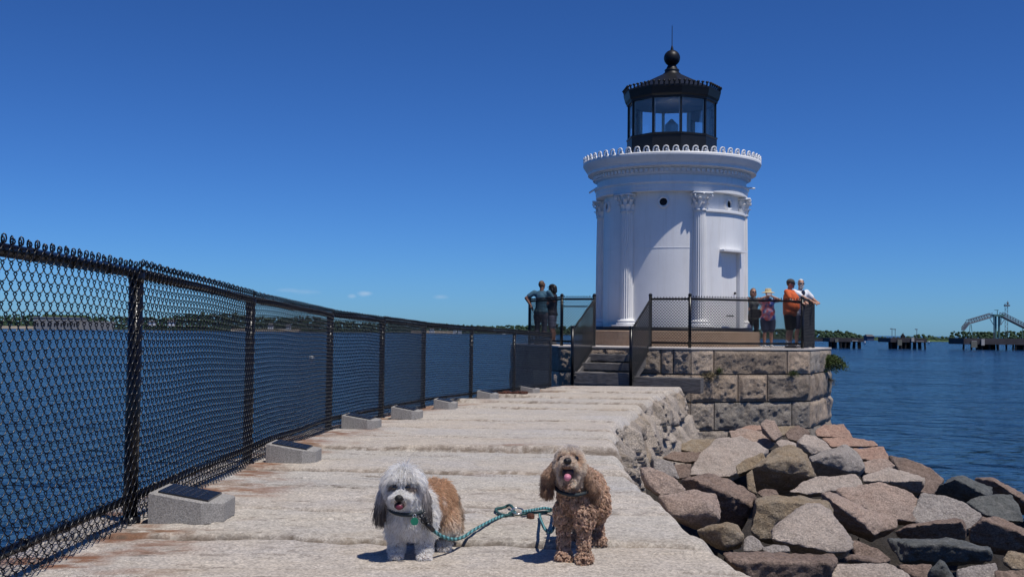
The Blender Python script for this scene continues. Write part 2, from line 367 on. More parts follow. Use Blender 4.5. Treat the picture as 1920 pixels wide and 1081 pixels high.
# fort across the bay
M['fortwall'] = stone('fort_granite', (.27, .265, .255), (.24, .235, .23), (.31, .30, .285), .08, .1, .2, .05, 2)
M['dark'] = plain('dark_opening', (.012, .012, .014), .8)
FD = 1255
fx0, fx1 = pxx(62, FD), pxx(148, FD)
ft = thing('stone_fort', 'long grey stone fort with dark gun openings on the far shore', 'fort', ((fx0+fx1)/2, FD+8, WZ))
zt = WZ + 12.5
mb = MB(); mb.box(((fx0+fx1)/2, FD+10, WZ+6.2), (fx1-fx0, 20, 12.6)); mb.box((fx1+16, FD+12, WZ+4.6), (32, 16, 9.4)); mb.build('wall', M['fortwall'], ft)
mb = MB(); mb.box(((fx0+fx1)/2, FD+10, zt+.5), (fx1-fx0+1.2, 21, 1.0)); mb.build('parapet', M['fortwall'], ft)
mb = MB(); mb.box(((fx0+fx1)/2+4, FD+14, zt+2.2), (fx1-fx0-6, 14, 2.6)); mb.build('turf_roof', M['turf'], ft)
for k in range(7):
    x = fx0 + (fx1-fx0)*(k+.5)/7
    for dx in (-1.5, 1.5):
        mb = MB(); mb.box((x+dx, FD-.05, WZ+5.2), (1.5, .5, 3.6)); mb.build('window', M['dark'], ft)
M['housewhite'] = plain('house_white', (.7, .7, .68), .7); M['houseroof'] = plain('house_roof', (.10, .10, .11), .8)
for px, py, w, lb in ((285, 607, 9, 'tiny white house low on the far shore left of the second fence post'), (322, 606.5, 12, 'white shore house with dark roof between first and second fence post'), (508, 613, 8, 'white cottage half hidden by trees behind the fence'), (541, 614, 9, 'grey roofed white cottage right of its twin behind the fence'), (810, 620, 8, 'pale house by the light beach far across the water'), (853, 620.5, 6, 'small white gable house on the distant shore near the sixth fence post'), (862, 621, 7, 'white boathouse close to the distant water'), (945, 624, 7, 'white house near the far sand strip left of the stone platform')):
    d = 1275; c = at(px, py, d); k = w*d/FPX/2
    h = thing('house', lb, 'house', (c.x, d, c.z-2), 'houses on the far shore')
    mb = MB(); mb.box((c.x, d, c.z-.5), (2*k, 7, 4)); mb.build('wall', M['housewhite'], h)
    mb = MB(); mb.add([(c.x-k*1.1, d-4, c.z+1.6), (c.x+k*1.1, d-4, c.z+1.6), (c.x+k*1.1, d+4, c.z+1.6), (c.x-k*1.1, d+4, c.z+1.6), (c.x-k*1.1, d, c.z+4.2), (c.x+k*1.1, d, c.z+4.2)], [(0, 1, 5, 4), (1, 2, 5), (2, 3, 4, 5), (3, 0, 4), (3, 2, 1, 0)]); mb.build('roof', M['houseroof'], h)
h = thing('house', 'dark blue waterfront house below trees between the first two piers', 'house', (pxx(1629, 770), 770, WZ), 'houses on the far shore')
M['houseblue'] = plain('house_blue', (.06, .08, .14), .7)
c = at(1629, 634, 770); mb = MB(); mb.box((c.x, 770, WZ+1.2), (4.6, 8, 3)); mb.build('wall', M['houseblue'], h)
mb = MB(); mb.add([(c.x-2.6, 765.5, WZ+2.7), (c.x+2.6, 765.5, WZ+2.7), (c.x+2.6, 774.5, WZ+2.7), (c.x-2.6, 774.5, WZ+2.7), (c.x-2.2, 770, WZ+4), (c.x+2.2, 770, WZ+4)], [(0, 1, 5, 4), (1, 2, 5), (2, 3, 4, 5), (3, 0, 4), (3, 2, 1, 0)]); mb.build('roof', M['houseroof'], h)
# ------------------------------------------------------------------ piers
PD = 288
M['pile'] = plain('pier_pile', (.018, .016, .016), .8, var=.3); M['pierdeck'] = plain('pier_deck', (.05, .045, .05), .8, var=.3, scale=.6)
M['fender'] = plain('pier_fender', (.16, .16, .13), .8); M['greysteel'] = plain('grey_steel', (.15, .17, .19), .5); M['greensteel'] = plain('green_steel', (.10, .20, .18), .5)
M['concretewhite'] = plain('pale_concrete', (.42, .40, .37), .8)
def pX(px): return at(px, 640, PD).x
def pZ(px, py): return at(px, py, PD).z
def pier(label, x0, x1, ytop, ydeck, npile, fenders, seed):
    g = random.Random(seed); zt = pZ((x0+x1)/2, ytop); zd = pZ((x0+x1)/2, ydeck); X0, X1 = pX(x0), pX(x1)
    t = thing('pier', label, 'pier', ((X0+X1)/2, PD+5, WZ), 'timber piers in the harbour')
    mb = MB(); mb.box(((X0+X1)/2, PD+5, (zt+zd)/2), (X1-X0, 10, zt-zd)); mb.box(((X0+X1)/2, PD+5, zt+.06), (X1-X0-.3, 9.6, .12)); mb.build('deck', M['pierdeck'], t)
    for k in range(npile):
        x = X0 + .3 + (X1-X0-.6)*(k+g.uniform(-.18, .18))/(npile-1); y = PD + (0.5 if k % 2 == 0 else 3.5) + g.uniform(-.2, .2)
        mb = MB(); mb.tube([(x+g.uniform(-.25, .25), y, WZ-1), (x, y, zd+.2)], .24, 8); mb.build('pile', M['pile'], t)
    for k in range(2):
        x = X0+(X1-X0)*(.3+.38*k); mb = MB(); mb.box((x, PD+6.5, (zd+WZ)/2), ((X1-X0)/7, 3, (zd-WZ)+.6)); mb.build('pile_cluster', M['pile'], t)
    for (a, b_, y0, y1, mt) in fenders:
        mb = MB(); mb.box((pX((a+b_)/2), PD-.25, (pZ(a, y0)+pZ(a, y1))/2), (pX(b_)-pX(a), .4, pZ(a, y0)-pZ(a, y1))); mb.build('fender', M[mt], t)
    return t, zt
p1, z1 = pier('timber pier nearest the lighthouse with one pale capped fender', 1556, 1620, 634, 640.5, 14, [(1565, 1571, 635, 641, 'fender'), (1597, 1608, 637.6, 639, 'concretewhite')], 1)
mb = MB(); mb.box((pX(1536), PD+7, z1-.5), (pX(1560)-pX(1512), 2, .7)); mb.build('walkway', M['pierdeck'], p1)
p2, z2 = pier('middle timber pier standing alone with lamp posts on its deck', 1670, 1738, 634.3, 641.5, 15, [(1682, 1690, 636, 647, 'fender'), (1708, 1713, 632.5, 640, 'concretewhite'), (1717, 1731, 639, 640, 'concretewhite')], 2)
p3, z3 = pier('long dark pier running out of the frame under the loading gantry', 1807, 2010, 635.5, 646, 26, [(1820, 1831, 639.5, 651, 'fender'), (1839, 1845, 635, 647, 'concretewhite'), (1821, 1830, 638.6, 639.6, 'concretewhite')], 3)
for px, py, lb in ((1680, 616, 'thin lamp post, leftmost of three on the middle pier'), (1686, 617, 'thin lamp post with small head, between two others on the middle pier'), (1727, 617, 'thin lamp post alone at the right end of the middle pier')):
    t = thing('lamp_post', lb, 'lamp post', (pX(px), PD+3, z2), 'lamp posts on the middle pier')
    mb = MB(); mb.tube([(pX(px), PD+3, z2), (pX(px), PD+3, pZ(px, py))], .07, 6); mb.build('pole', M['greysteel'], t)
    mb = MB(); mb.box((pX(px)-.15, PD+3, pZ(px, py)), (.6, .3, .22)); mb.build('lamp_head', M['greysteel'], t)
t = thing('hose_reel', 'small dark machine hump on the middle pier deck', 'machine', (pX(1703), PD+4, z2))
mb = MB(); mb.box((pX(1703), PD+4, z2+.4), (.9, .8, .8)); mb.sphere((pX(1703), PD+4, z2+.9), .35); mb.build('housing', M['pile'], t)
mb = MB(); mb.tube([(pX(1703), PD+4, z2+.9), (pX(1703)+.1, PD+4, z2+1.5)], .06, 6); mb.build('mast', M['pile'], t)
# loading gantry
ga = thing('loading_gantry', 'loading gantry with two sloping truss gangways and green centre tower', 'gantry', (pX(1868), PD+5, z3))
def P3(px, py, dy=4): q = at(px, py, PD+dy); return Vector((q.x, PD+dy, q.z))
def truss(a, b_, h, nm, n=9):
    mb = MB(); up = Vector((0, 0, h))
    for dy in (0, 1.8):
        o = Vector((0, dy, 0)); mb.bar(a+o, b_+o, .22, .22); mb.bar(a+o+up, b_+o+up, .16, .16)
        for k in range(n):
            p = a+(b_-a)*(k/n)+o; q = a+(b_-a)*((k+1)/n)+o
            mb.bar(p, q+up, .08, .08); mb.bar(p, p+up, .08, .08)
    mb.bar(a+Vector((0, .9, 0)), b_+Vector((0, .9, 0)), 1.8, .12)
    mb.build(nm, M['greysteel'], ga)
truss(P3(1817, 607), P3(1861, 594), 1.0, 'gangway'); truss(P3(1880, 592.5), P3(1935, 620), 1.0, 'gangway', 11)
truss(P3(1808, 618.5), P3(1817, 607), .7, 'gangway_tip', 3)
mb = MB()
for dx in (-.45, .45): mb.tube([P3(1870, 636)+Vector((dx, 0, 0)), P3(1870, 590)+Vector((dx, 0, 0))], .28, 8)
mb.build('tower', M['greensteel'], ga)
mb = MB(); mb.box(P3(1870, 591), (2.6, 2.4, .5)); mb.build('tower_head', M['greensteel'], ga)
mb = MB(); mb.tube([P3(1870, 592), P3(1870, 581)], .09, 6); mb.box(P3(1868.5, 581), (1.0, .2, .14)); mb.build('mast', M['greensteel'], ga)
mb = MB()
for s in (-1, 1):
    mb.bar(P3(1870+7*s, 593), P3(1870+6.5*s, 609), .16, .16); mb.bar(P3(1870+14*s, 597), P3(1870+7*s, 608.5), .12, .12); mb.bar(P3(1870+7*s, 608.5), P3(1870+1*s, 609), .12, .12)
mb.tube([P3(1863.5, 592), P3(1863.5, 634)], .1, 6); mb.build('brace', M['greysteel'], ga)
for a, b_ in ((1819, 1817), (1821, 1824), (1917, 1917)):
    mb = MB(); mb.bar(P3(a, 608 if a < 1900 else 614), P3(b_, 635), .12, .12); mb.build('leg', M['greensteel'], ga)
t = thing('lattice_mast', 'tall slim steel mast rising behind the gantry tower', 'mast', (pX(1887), PD+7, z3))
mb = MB()
for dx in (-.35, .35): mb.bar(P3(1887, 635, 7)+Vector((dx, 0, 0)), P3(1887, 572, 7)+Vector((dx, 0, 0)), .09, .09)
for k in range(16):
    y0, y1 = 635-63*k/16, 635-63*(k+1)/16; s = .35 if k % 2 else -.35
    mb.bar(P3(1887, y0, 7)+Vector((s, 0, 0)), P3(1887, y1, 7)+Vector((-s, 0, 0)), .06, .06)
mb.build('lattice', M['greysteel'], t)
mb = MB(); mb.box(P3(1888, 572.5, 7), (1.3, .8, .4)); mb.bar(P3(1884.5, 573, 7), P3(1884.5, 568, 7), .12, .12); mb.build('platform', M['greysteel'], t)
mb = MB(); mb.tube([P3(1889.5, 572, 7), P3(1889.5, 564, 7)], .08, 6); mb.sphere(P3(1889.5, 568, 7), .3); mb.build('beacon', M['greysteel'], t)
# boats and buoy
for px, py, d, w, lb in ((1788, 640.6, 660, 6, 'small white motorboat moored left of the long pier'), (1621, 638.5, 420, 4, 'pale buoy like boat beside the first pier'), (1741, 641, 500, 4, 'tiny white skiff just right of the middle pier'), (1540, 638.5, 640, 6, 'white boat under the walkway near the lighthouse')):
    c = on_plane(px, py+.6, WZ); c = at(px, py, min(c.y, d)); c.z = WZ; k = w*c.y/FPX/2
    t = thing('boat', lb, 'boat', c, 'small boats off the far shore')
    mb = MB(); mb.add([(c.x-k, c.y, WZ-.1), (c.x+k*.8, c.y-.6, WZ-.1), (c.x+k*.8, c.y+.6, WZ-.1), (c.x-k*1.3, c.y, WZ+.75), (c.x+k, c.y-.9, WZ+.6), (c.x+k, c.y+.9, WZ+.6)], [(0, 1, 4, 3), (1, 2, 5, 4), (2, 0, 3, 5), (3, 4, 5)]); mb.build('hull', M['housewhite'], t)
    mb = MB(); mb.box((c.x+k*.2, c.y, WZ+.9), (k*.8, .9, .7)); mb.build('cabin', M['housewhite'], t)
c = on_plane(584, 673, WZ)
t = thing('mooring_buoy', 'white round mooring buoy floating beyond the fence', 'buoy', c)
mb = MB(); mb.sphere((c.x, c.y, WZ+.16), (.30, .30, .24), 14, 10); mb.build('float', M['housewhite'], t, True)
mb = MB(); mb.tube([(c.x, c.y, WZ+.35), (c.x, c.y, WZ+.55)], .03, 6); mb.tube([(c.x+.08*math.cos(a*.7), c.y, WZ+.6+.08*math.sin(a*.7)) for a in range(9)], .02, 5, True); mb.build('ring', M['greysteel'], t)
# ================================================================== breakwater path
LEFT = [(2.0, -2.0), (5.47, -2.14), (8.25, -2.2), (11.7, -2.12), (14.05, -1.82), (16.55, -1.45), (19.25, -.84), (22, -.06), (26.6, 1.2)]
RIGHT = [(2.0, 1.10), (4.35, 1.0), (4.9, .93), (5.7, .87), (7.6, .86), (9.3, .90), (11.2, 1.03), (13.3, 1.25), (17, 1.93), (21.7, 2.8), (26.6, 4.0)]
JOINTS = [2.2, 3.5, 5.02, 5.95, 6.95, 7.9, 8.75, 9.62, 10.9, 12.2, 13.7, 15.1, 16.6, 18.3, 19.9, 21.4, 23.0, 24.6, 26.7]
SLABH = [0, 0, .012, .015, .0, .02, -.01, .045, .035, .02, .03, .01, .035, .06, .10, .06, .10, .12, .12]
def path_surface():
    ys = [2.3]
    while ys[-1] < 26.55: ys.append(ys[-1] + .0115*(ys[-1]/5)**1.25)
    ys = np.array(ys); ny = len(ys); NU = 190
    u = np.concatenate([np.linspace(0, .92, 150), np.linspace(.925, 1, 40)])
    xl = np.interp(ys, [p[0] for p in LEFT], [p[1] for p in LEFT]); xr = np.interp(ys, [p[0] for p in RIGHT], [p[1] for p in RIGHT])
    # each slab ends where it likes
    J = np.array(JOINTS); sl0 = np.clip(np.searchsorted(J, ys)-1, 0, len(J)-2)
    endoff = np.array([0, 0, .01, .03, -.02, .02, .01, -.01, .02, -.03, .02, .03, -.03, .04, .0, .05, -.02, .03, 0])
    P0 = np.stack([ys*0, ys, ys*0], 1)
    xr = xr + endoff[sl0]*.6 + .035*fbm(P0, 2.6, 4, 3); xl = xl + .05*fbm(P0, 2.2, 3, 4)
    X = xl[:, None] + (xr-xl)[:, None]*u[None, :]; Y = np.repeat(ys[:, None], NU, 1)
    P = np.stack([X.ravel(), Y.ravel(), 0*X.ravel()], 1)
    # wavy joints: shift y before looking the slab up
    wob = .13*fbm(P*np.array((1, .35, 1)), 1.5, 4, 21) + .022*fbm(P*np.array((1, .6, 1)), 9, 3, 22)
    yw = P[:, 1] + wob + .02*P[:, 0]
    idx = np.clip(np.searchsorted(J, yw)-1, 0, len(J)-2)
    dn = yw - J[idx]; df = J[idx+1] - yw                     # distance past the near joint, to the far joint
    H = np.array(SLABH)[idx]*.5
    STEP = np.array([.0, .0, .012, 0, 0, .005, 0, .030, .004, .008, .010, .004, .014, .034, .034, .008, .018, .012, .01]); LEN = J[1:]-J[:-1]
    H = H + STEP[idx]*(1-dn/LEN[np.minimum(idx, len(LEN)-1)])*np.clip((dn-.004)/(.035+.03*np.clip(fbm(P, 2.1, 2, 98)+.5, 0, 1)), 0, 1)*np.clip(.6+1.7*fbm(P, .8, 3, 99), .0, 1.3)
    gap = .011 + .012*(fbm(P, 3.0, 3, 31)+.3)
    crack = np.exp(-(np.minimum(dn, df)/np.maximum(gap*1.25, .006))**2)*(.045+.02*fbm(P, 2.3, 2, 33))*np.clip(.5+1.8*fbm(P, .8, 3, 34), .05, 1)
    # the edge facing the camera is rounded and pitted
    rnd = np.clip(1-dn/.05, 0, 1)**2*.018
    pit = np.clip(1-dn/.22, 0, 1)*np.clip(.15+.9*fbm(P*np.array((1, .4, 1)), .8, 2, 37)+.35, 0, 1)
    rough = fbm(P, 24, 4, 41)*.014*pit + fbm(P, 55, 2, 42)*.010*pit
    und = .006*fbm(P*np.array((.8, 1.2, 1)), 1.3, 4, 43) + .0045*fbm(P, 9, 4, 44) + .0022*fbm(P, 40, 3, 46)
    # quarry scars: long shallow cracks along the grain
    sc = fbm(P*np.array((.9, 5.5, 1)), 1.5, 4, 47); scar = -np.clip(sc-.30, 0, 1)*.10
    tv = fbm(P*np.array((.55, 2.4, 1)), 1.25, 5, 95)*4.2; fr = tv-np.floor(tv); lip = np.clip((fr-.86)/.14, 0, 1); tam = np.clip(.35+1.5*fbm(P, .55, 2, 96), 0, 1)
    led = ((np.floor(tv)+lip)-tv)*.005*tam; edge = np.exp(-((fr-.93)/.05)**2)*tam
    dash = fbm(P*np.array((2.2, 13, 1)), 1.0, 5, 101, .62); dk = np.clip((dash-.40)/.06, 0, 1)*np.clip(.2+1.6*fbm(P, .9, 3, 102), 0, 1)
    Z = pz(P[:, 1]) + H + led - .008*dk - crack - rnd + rough + und + scar
    # drill hollows near dogs: nothing deeper than a few mm there
    ed = (xr[:, None]-X).ravel(); edn = fbm(P, 5, 3, 51)
    Z -= np.clip(1-ed/(.10+.05*edn), 0, 1)**2*(.085+.05*edn)
    eL = (X-xl[:, None]).ravel(); Z -= np.clip(1-eL/.08, 0, 1)**2*.06
    Z = Z.reshape(ny, NU)
    # stain attribute r: rust near the fence and in streaks, g: dark grime in cracks plus shade painted into pits, step faces and ledge edges, b: ochre
    fx = np.interp(P[:, 1], FY, FXs); df_ = P[:, 0]-fx
    rn = fbm(P, 2.0, 5, 61); rn2 = fbm(P*np.array((1.0, 3.0, 1)), 1.6, 4, 62)
    rust = np.clip(1.2-np.abs(df_-.06)/(.34+.48*np.clip(rn+.2, 0, 1)), 0, 1)*np.clip(.42+2.0*fbm(P, 3.5, 5, 64), 0, 1)
    streak = np.clip(rn2-.40, 0, 1)*2.2*np.clip(fbm(P, .6, 2, 63)+.55, 0, 1)
    for (sx, sy, rx, ry, am) in ((.14, 5.62, .11, .07, .5), (-.02, 9.75, .35, .05, .8), (-.1, 10.6, .3, .05, .5), (-.28, 7.85, .25, .06, .4), (.9, 12.0, .2, .05, .7)):
        rust = np.maximum(rust, am*np.exp(-((P[:, 0]-sx)/rx)**2-((P[:, 1]-sy)/ry)**2)*np.clip(.7+rn, 0, 1))
    grime_shade = np.clip(crack/.03, 0, 1)*.85 + np.clip(pit*np.clip(.15-fbm(P, 24, 4, 41)*3.0, 0, 1), 0, .75) + np.clip(1-dn/.05, 0, 1)*np.clip(STEP[idx]/.03, 0, 1)*np.clip(.55+1.3*fbm(P, 14, 3, 85), 0, .8) + np.clip(-scar/.03, 0, 1)*.35 + np.clip(fbm(P, 46, 3, 66)-.42, 0, 1)*1.3
    grime_shade += np.clip(sc-.38, 0, 1)*2.5 + edge*np.clip(.1+1.5*fbm(P, 3.3, 3, 97), 0, 1)*.8
    grime_shade += dk*.75
    ochre = np.clip(np.clip(1-dn/.25, 0, 1)*.22*np.clip(.5+rn, 0, 1) + np.clip(rn-.2, 0, 1)*.5 + streak*.6, 0, .8)
    rust = rust*np.clip(.35+1.6*fbm(P*np.array((1, 1.6, 1)), 9, 4, 65, .65)+.4, 0, 1); ochre = ochre*.6
    col = np.stack([np.clip(rust*1.1, 0, .92), np.clip(grime_shade, 0, .85), ochre, np.ones(len(P))], 1).reshape(ny, NU, 4)
    # right wall: the slab ends and the course below, broken granite
    NS = 96; s = np.linspace(.012, 2.1, NS)
    Ys = np.repeat(ys[:, None], NS, 1); Ss = np.repeat(s[None, :], ny, 0)
    Q = np.stack([Ys.ravel()*0+3, Ys.ravel(), -Ss.ravel()], 1)
    tier = .58 + .12*fbm(Q*np.array((0, 1, 0)), .8, 2, 71)
    t2 = np.abs(Q[:, 2]*-1-tier); yq = Ys.ravel() + .10*fbm(Q, 2.5, 3, 72)
    i1 = np.clip(np.searchsorted(J, yq)-1, 0, len(J)-2); dj = np.minimum(yq-J[i1], J[i1+1]-yq)
    J2 = J*.93+.9; i2 = np.clip(np.searchsorted(J2, yq)-1, 0, len(J)-2); dj2 = np.minimum(np.abs(yq-J2[i2]), np.abs(J2[i2+1]-yq))
    upper = (-Q[:, 2] < tier)
    dd = np.where(upper, dj, dj2); gapm = np.maximum(np.exp(-(dd/.05)**2)*.75, np.exp(-(t2/.06)**2)*np.clip(.6+1.3*fbm(Q, 1.2, 2, 75), 0, 1.3))
    blk = np.where(upper, _h(i1, i1*0+3, i1*0, 5), _h(i2, i2*0+9, i2*0, 6))-.5
    g = np.random.default_rng(76); cc = np.stack([g.uniform(2, 27, 330), g.uniform(-2.2, .1, 330)], 1); gr = g.normal(0, .24, (330, 2)); hh = g.uniform(-.05, .07, 330); yz = Q[:, 1:]+.05*fbm(Q, 4, 3, 73)[:, None]
    facet = np.zeros(len(Q))
    for a in range(0, len(Q), 4000):
        i = (((yz[a:a+4000, None]-cc[None])*np.array((.8, 1)))**2).sum(2).argmin(1); facet[a:a+4000] = hh[i]+((yz[a:a+4000]-cc[i])*gr[i]).sum(1)
    bulge = facet + .03*fbm(Q, 3.2, 4, 77) + .010*np.abs(fbm(Q, 11, 4, 78)) + .006*fbm(Q, 30, 3, 79) + .10*blk - .11*gapm - np.where(upper, 0, .05)
    soft = np.clip(-Q[:, 2]/.10, 0, 1); bulge = np.clip(bulge, -.16, .13)*soft + Ss.ravel()*.36
    Xs = xr[:, None] + bulge.reshape(ny, NS); Zs = Z[:, -1:] - Ss
    Ys2 = Ys + (.03*fbm(Q+9, 5, 3, 80)).reshape(ny, NS)
    wc = np.zeros((ny, NS, 4)); wc[..., 3] = 1
    wc[..., 1] = np.clip(-.05+.7*fbm(Q, 2.2, 4, 81).reshape(ny, NS)+.5*gapm.reshape(ny, NS), 0, .75); wc[..., 2] = np.clip(fbm(Q, 1.4, 3, 82).reshape(ny, NS)*.8, 0, .5)
    # left drop
    NLf = 6; sL = np.linspace(2.6, .03, NLf); XL = xl[:, None]-.04*sL[None, :]; ZL = Z[:, :1]-sL[None, :]; YL = np.repeat(ys[:, None], NLf, 1)
    lc = np.zeros((ny, NLf, 4)); lc[..., 3] = 1; lc[..., 1] = .6
    XX = np.concatenate([XL, X, Xs], 1); YY = np.concatenate([YL, Y, Ys2], 1); ZZ = np.concatenate([ZL, Z, Zs], 1); CC = np.concatenate([lc, col, wc], 1)
    n = XX.shape[1]; V = np.stack([XX.ravel(), YY.ravel(), ZZ.ravel()], 1)
    ii, jj = np.meshgrid(np.arange(ny-1), np.arange(n-1), indexing='ij'); a = (ii*n+jj).ravel()
    F = np.stack([a, a+1, a+n+1, a+n], 1)
    # far end face
    last = np.arange(n)+(ny-1)*n; nv = len(V); V = np.concatenate([V, V[last]*np.array((1, 1, 0))+np.array((0, .02, -2.6))])
    F = np.concatenate([F, np.stack([last[:-1], last[1:], nv+np.arange(1, n), nv+np.arange(n-1)], 1)]); CC = np.concatenate([CC.reshape(-1, 4), np.repeat(np.array([[0, .5, 0, 1.]]), n, 0)])
    o = mesh_obj('path', V, F, [M['path'], M['wallstone']], smooth=True); tag(o, kind='structure')
    mi = np.zeros(len(F), np.int32); jf = F[:, 0] % n; mi[(jf >= NLf+NU-1)|(jf < NLf-1)] = 1; mi[(ny-1)*(n-1):] = 1; o.data.polygons.foreach_set('material_index', mi)
    sh = np.array([(1, 1, 1), (1.02, .98, .95), (.99, 1, 1), (1.0, .97, .94), (.93, .97, 1.01), (1.03, 1.0, .96), (.95, .98, 1.0), (1.04, .99, .94), (.97, .97, .98), (1.02, .97, .93), (1.06, 1.05, 1.04), (.96, .95, .95), (1.05, 1.01, .95), (.95, .94, .94), (1.04, .98, .9), (.94, .9, .86), (1.05, 1, .93), (1, .95, .9), (1.05, .98, .88)])
    tn = np.ones((ny, n, 4)); sh = 1+(sh-1)*.5; tn[:, NLf:NLf+NU, :3] = (sh[idx]*(1+.06*fbm(P, 1.7, 5, 90)[:, None])*(1-.38*np.clip(fbm(P, 52, 2, 91)-.33, 0, 1)[:, None])).reshape(ny, NU, 3); tn = tn.reshape(-1, 4); tn = np.concatenate([tn, np.ones((n, 4))])
    ta = o.data.attributes.new('tone', 'FLOAT_COLOR', 'POINT'); ta.data.foreach_set('color', tn.ravel())
    ca = o.data.attributes.new('stain', 'FLOAT_COLOR', 'POINT'); ca.data.foreach_set('color', CC.ravel())
    global PATH_Y, PATH_X, PATH_Z
    PATH_Y, PATH_X, PATH_Z = ys, X, Z
FPOST = [(3.0, -1.79), (5.47, -1.815), (8.25, -1.90), (11.7, -1.87), (14.05, -1.60), (16.55, -1.28), (19.25, -.68), (21.9, .05), (25.2, .86)]
FY = np.array([p[0] for p in FPOST]); FXs = np.array([p[1] for p in FPOST])
path_surface()
def path_z(x, y):
    i = int(np.clip(np.searchsorted(PATH_Y, y), 0, len(PATH_Y)-1)); j = int(np.argmin(np.abs(PATH_X[i]-x))); return float(PATH_Z[i, j])
# bed under the boulders
def bed():
    n = 150; V = []; F = []
    for i in range(n):
        y = 3.0 + 38*(i/(n-1))**1.5
        for j in range(n):
            xr = np.interp(y, [p[0] for p in RIGHT], [p[1] for p in RIGHT]) if y < 26.6 else 4.0 + (y-26.6)*.2
            x = xr - .25 + 13*(j/(n-1))**1.4
            z = -1.0 - .22*(x-xr) - .035*(y-6); V.append((x, y, max(z, WZ-1.2)))
    V = np.array(V); g = np.random.default_rng(77); cc = np.stack([g.uniform(0, 17, 900), g.uniform(3, 41, 900)], 1); gr = g.normal(0, .32, (900, 2)); hh = g.uniform(-.18, .22, 900)
    for a in range(0, len(V), 400):
        dd = ((V[a:a+400, None, :2]-cc[None])**2).sum(2); i = dd.argmin(1); V[a:a+400, 2] += hh[i]+((V[a:a+400, :2]-cc[i])*gr[i]).sum(1)
    V[:, 2] += .05*fbm(V, 2.5, 4, 5)
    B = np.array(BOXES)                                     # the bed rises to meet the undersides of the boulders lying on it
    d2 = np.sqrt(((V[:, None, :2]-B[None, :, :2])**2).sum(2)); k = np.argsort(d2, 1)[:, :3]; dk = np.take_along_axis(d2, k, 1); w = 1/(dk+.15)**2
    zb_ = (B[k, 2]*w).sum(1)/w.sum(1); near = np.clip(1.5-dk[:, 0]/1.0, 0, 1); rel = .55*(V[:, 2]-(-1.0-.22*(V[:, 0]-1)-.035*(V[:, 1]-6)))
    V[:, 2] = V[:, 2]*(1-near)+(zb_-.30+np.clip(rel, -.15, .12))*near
    for i in range(n-1):
        for j in range(n-1): F.append((i*n+j, i*n+j+1, (i+1)*n+j+1, (i+1)*n+j))
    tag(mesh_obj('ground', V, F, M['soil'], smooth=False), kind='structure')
# ================================================================== chain link
def fabric(p0, p1, z0a, z0b, H, r=.0031, per=4, sides=4, D=.072, knuckle=True, off=Vector((0, 0, 0)), lift=.0):
    """woven wire between two base points; H above the base line. Returns V, F"""
    p0, p1 = Vector(p0), Vector(p1); L = (p1-p0).to_2d().length; ex = Vector((p1.x-p0.x, p1.y-p0.y, 0)).normalized(); nrm = Vector((ex.y, -ex.x, 0))
    w = D/2; nk = max(2, int(round(L/w))); w = L/nk; rows = int(round(H/w)); T = .0072
    us = {4: (0, .13, .5, .87), 3: (0, .18, .82), 2: (0, .5)}[per]
    V = []; F = []; n0 = 0; ex_, nn = np.array(ex), np.array(nrm); P0 = np.array(p0)+np.array(off)
    for k in range(nk):
        pts = []
        for j in range(rows):
            up = (j+k) % 2 == 0
            for uu in us:
                xx = (uu if up else 1-uu); s = (k + .5 + (xx-.5)*1.16)*w; t = (T if up else -T)*min(1, 2.6*math.sin(math.pi*uu))
                pts.append((s, t, (j+uu)*w))
        up = (rows+k) % 2 == 0; pts.append(((k+.5+((0 if up else 1)-.5)*1.16)*w, 0, rows*w))
        A = np.array(pts); zb = (z0a + (z0b-z0a)*(A[:, 0]/L)); C = P0*np.array((1, 1, 0)) + A[:, :1]*ex_ + A[:, 1:2]*nn; C[:, 2] = zb + A[:, 2] + lift + .006*math.sin(k*.11+p0.y*3)+.004*math.sin(k*.047)
        tg = np.gradient(C, axis=0); tg /= np.linalg.norm(tg, axis=1, keepdims=True)
        a = np.cross(tg, nn); a /= np.maximum(np.linalg.norm(a, axis=1, keepdims=True), 1e-9); b_ = np.cross(tg, a)
        m = len(C); ring = np.concatenate([C + r*(math.cos(2*math.pi*q/sides)*a + math.sin(2*math.pi*q/sides)*b_) for q in range(sides)], 1).reshape(m*sides, 3)
        V.append(ring); i = np.arange(m-1)[:, None]*sides; q = np.arange(sides)[None, :]
        F.append((np.stack([i+q, i+(q+1) % sides, i+sides+(q+1) % sides, i+sides+q], -1).reshape(-1, 4))+n0); n0 += m*sides
    if knuckle:
        mb = MB()
        for k in range(nk+1):
            if (rows+k) % 2: continue
            s = k*w; zb = z0a+(z0b-z0a)*s/L + rows*w + lift; c = p0+off+ex*s; c = Vector((c.x, c.y, zb))
            for sg in (-1, 1):
                hx = (ex*.55+nrm*(.83*sg)); j2 = .9+.2*math.sin(k*1.7+sg)
                mb.tube([c+hx*(.0085*math.sin(2*math.pi*a/8)+.0025)+Vector((0, 0, -.010+.0155*j2*(1-math.cos(2*math.pi*a/8)))) for a in range(8)], r*1.15, 5, True)
        if mb.n: V.append(np.array(mb.v)); F.append(np.array(mb.f)+n0)
    return np.concatenate(V), np.concatenate(F)
def rail(p, q, r, n=10, ends=True):
    mb = MB(); mb.tube([p, q], r, n); return mb
FH = 1.20
fence = thing('chain_link_fence', 'long black chain link fence along the left edge of the granite path', 'fence', (FPOST[0][1], FPOST[0][0], pz(3.0)))
def fz(y): return float(pz(np.array([y]))[0])
lean = Vector((.0045, 0, 0))
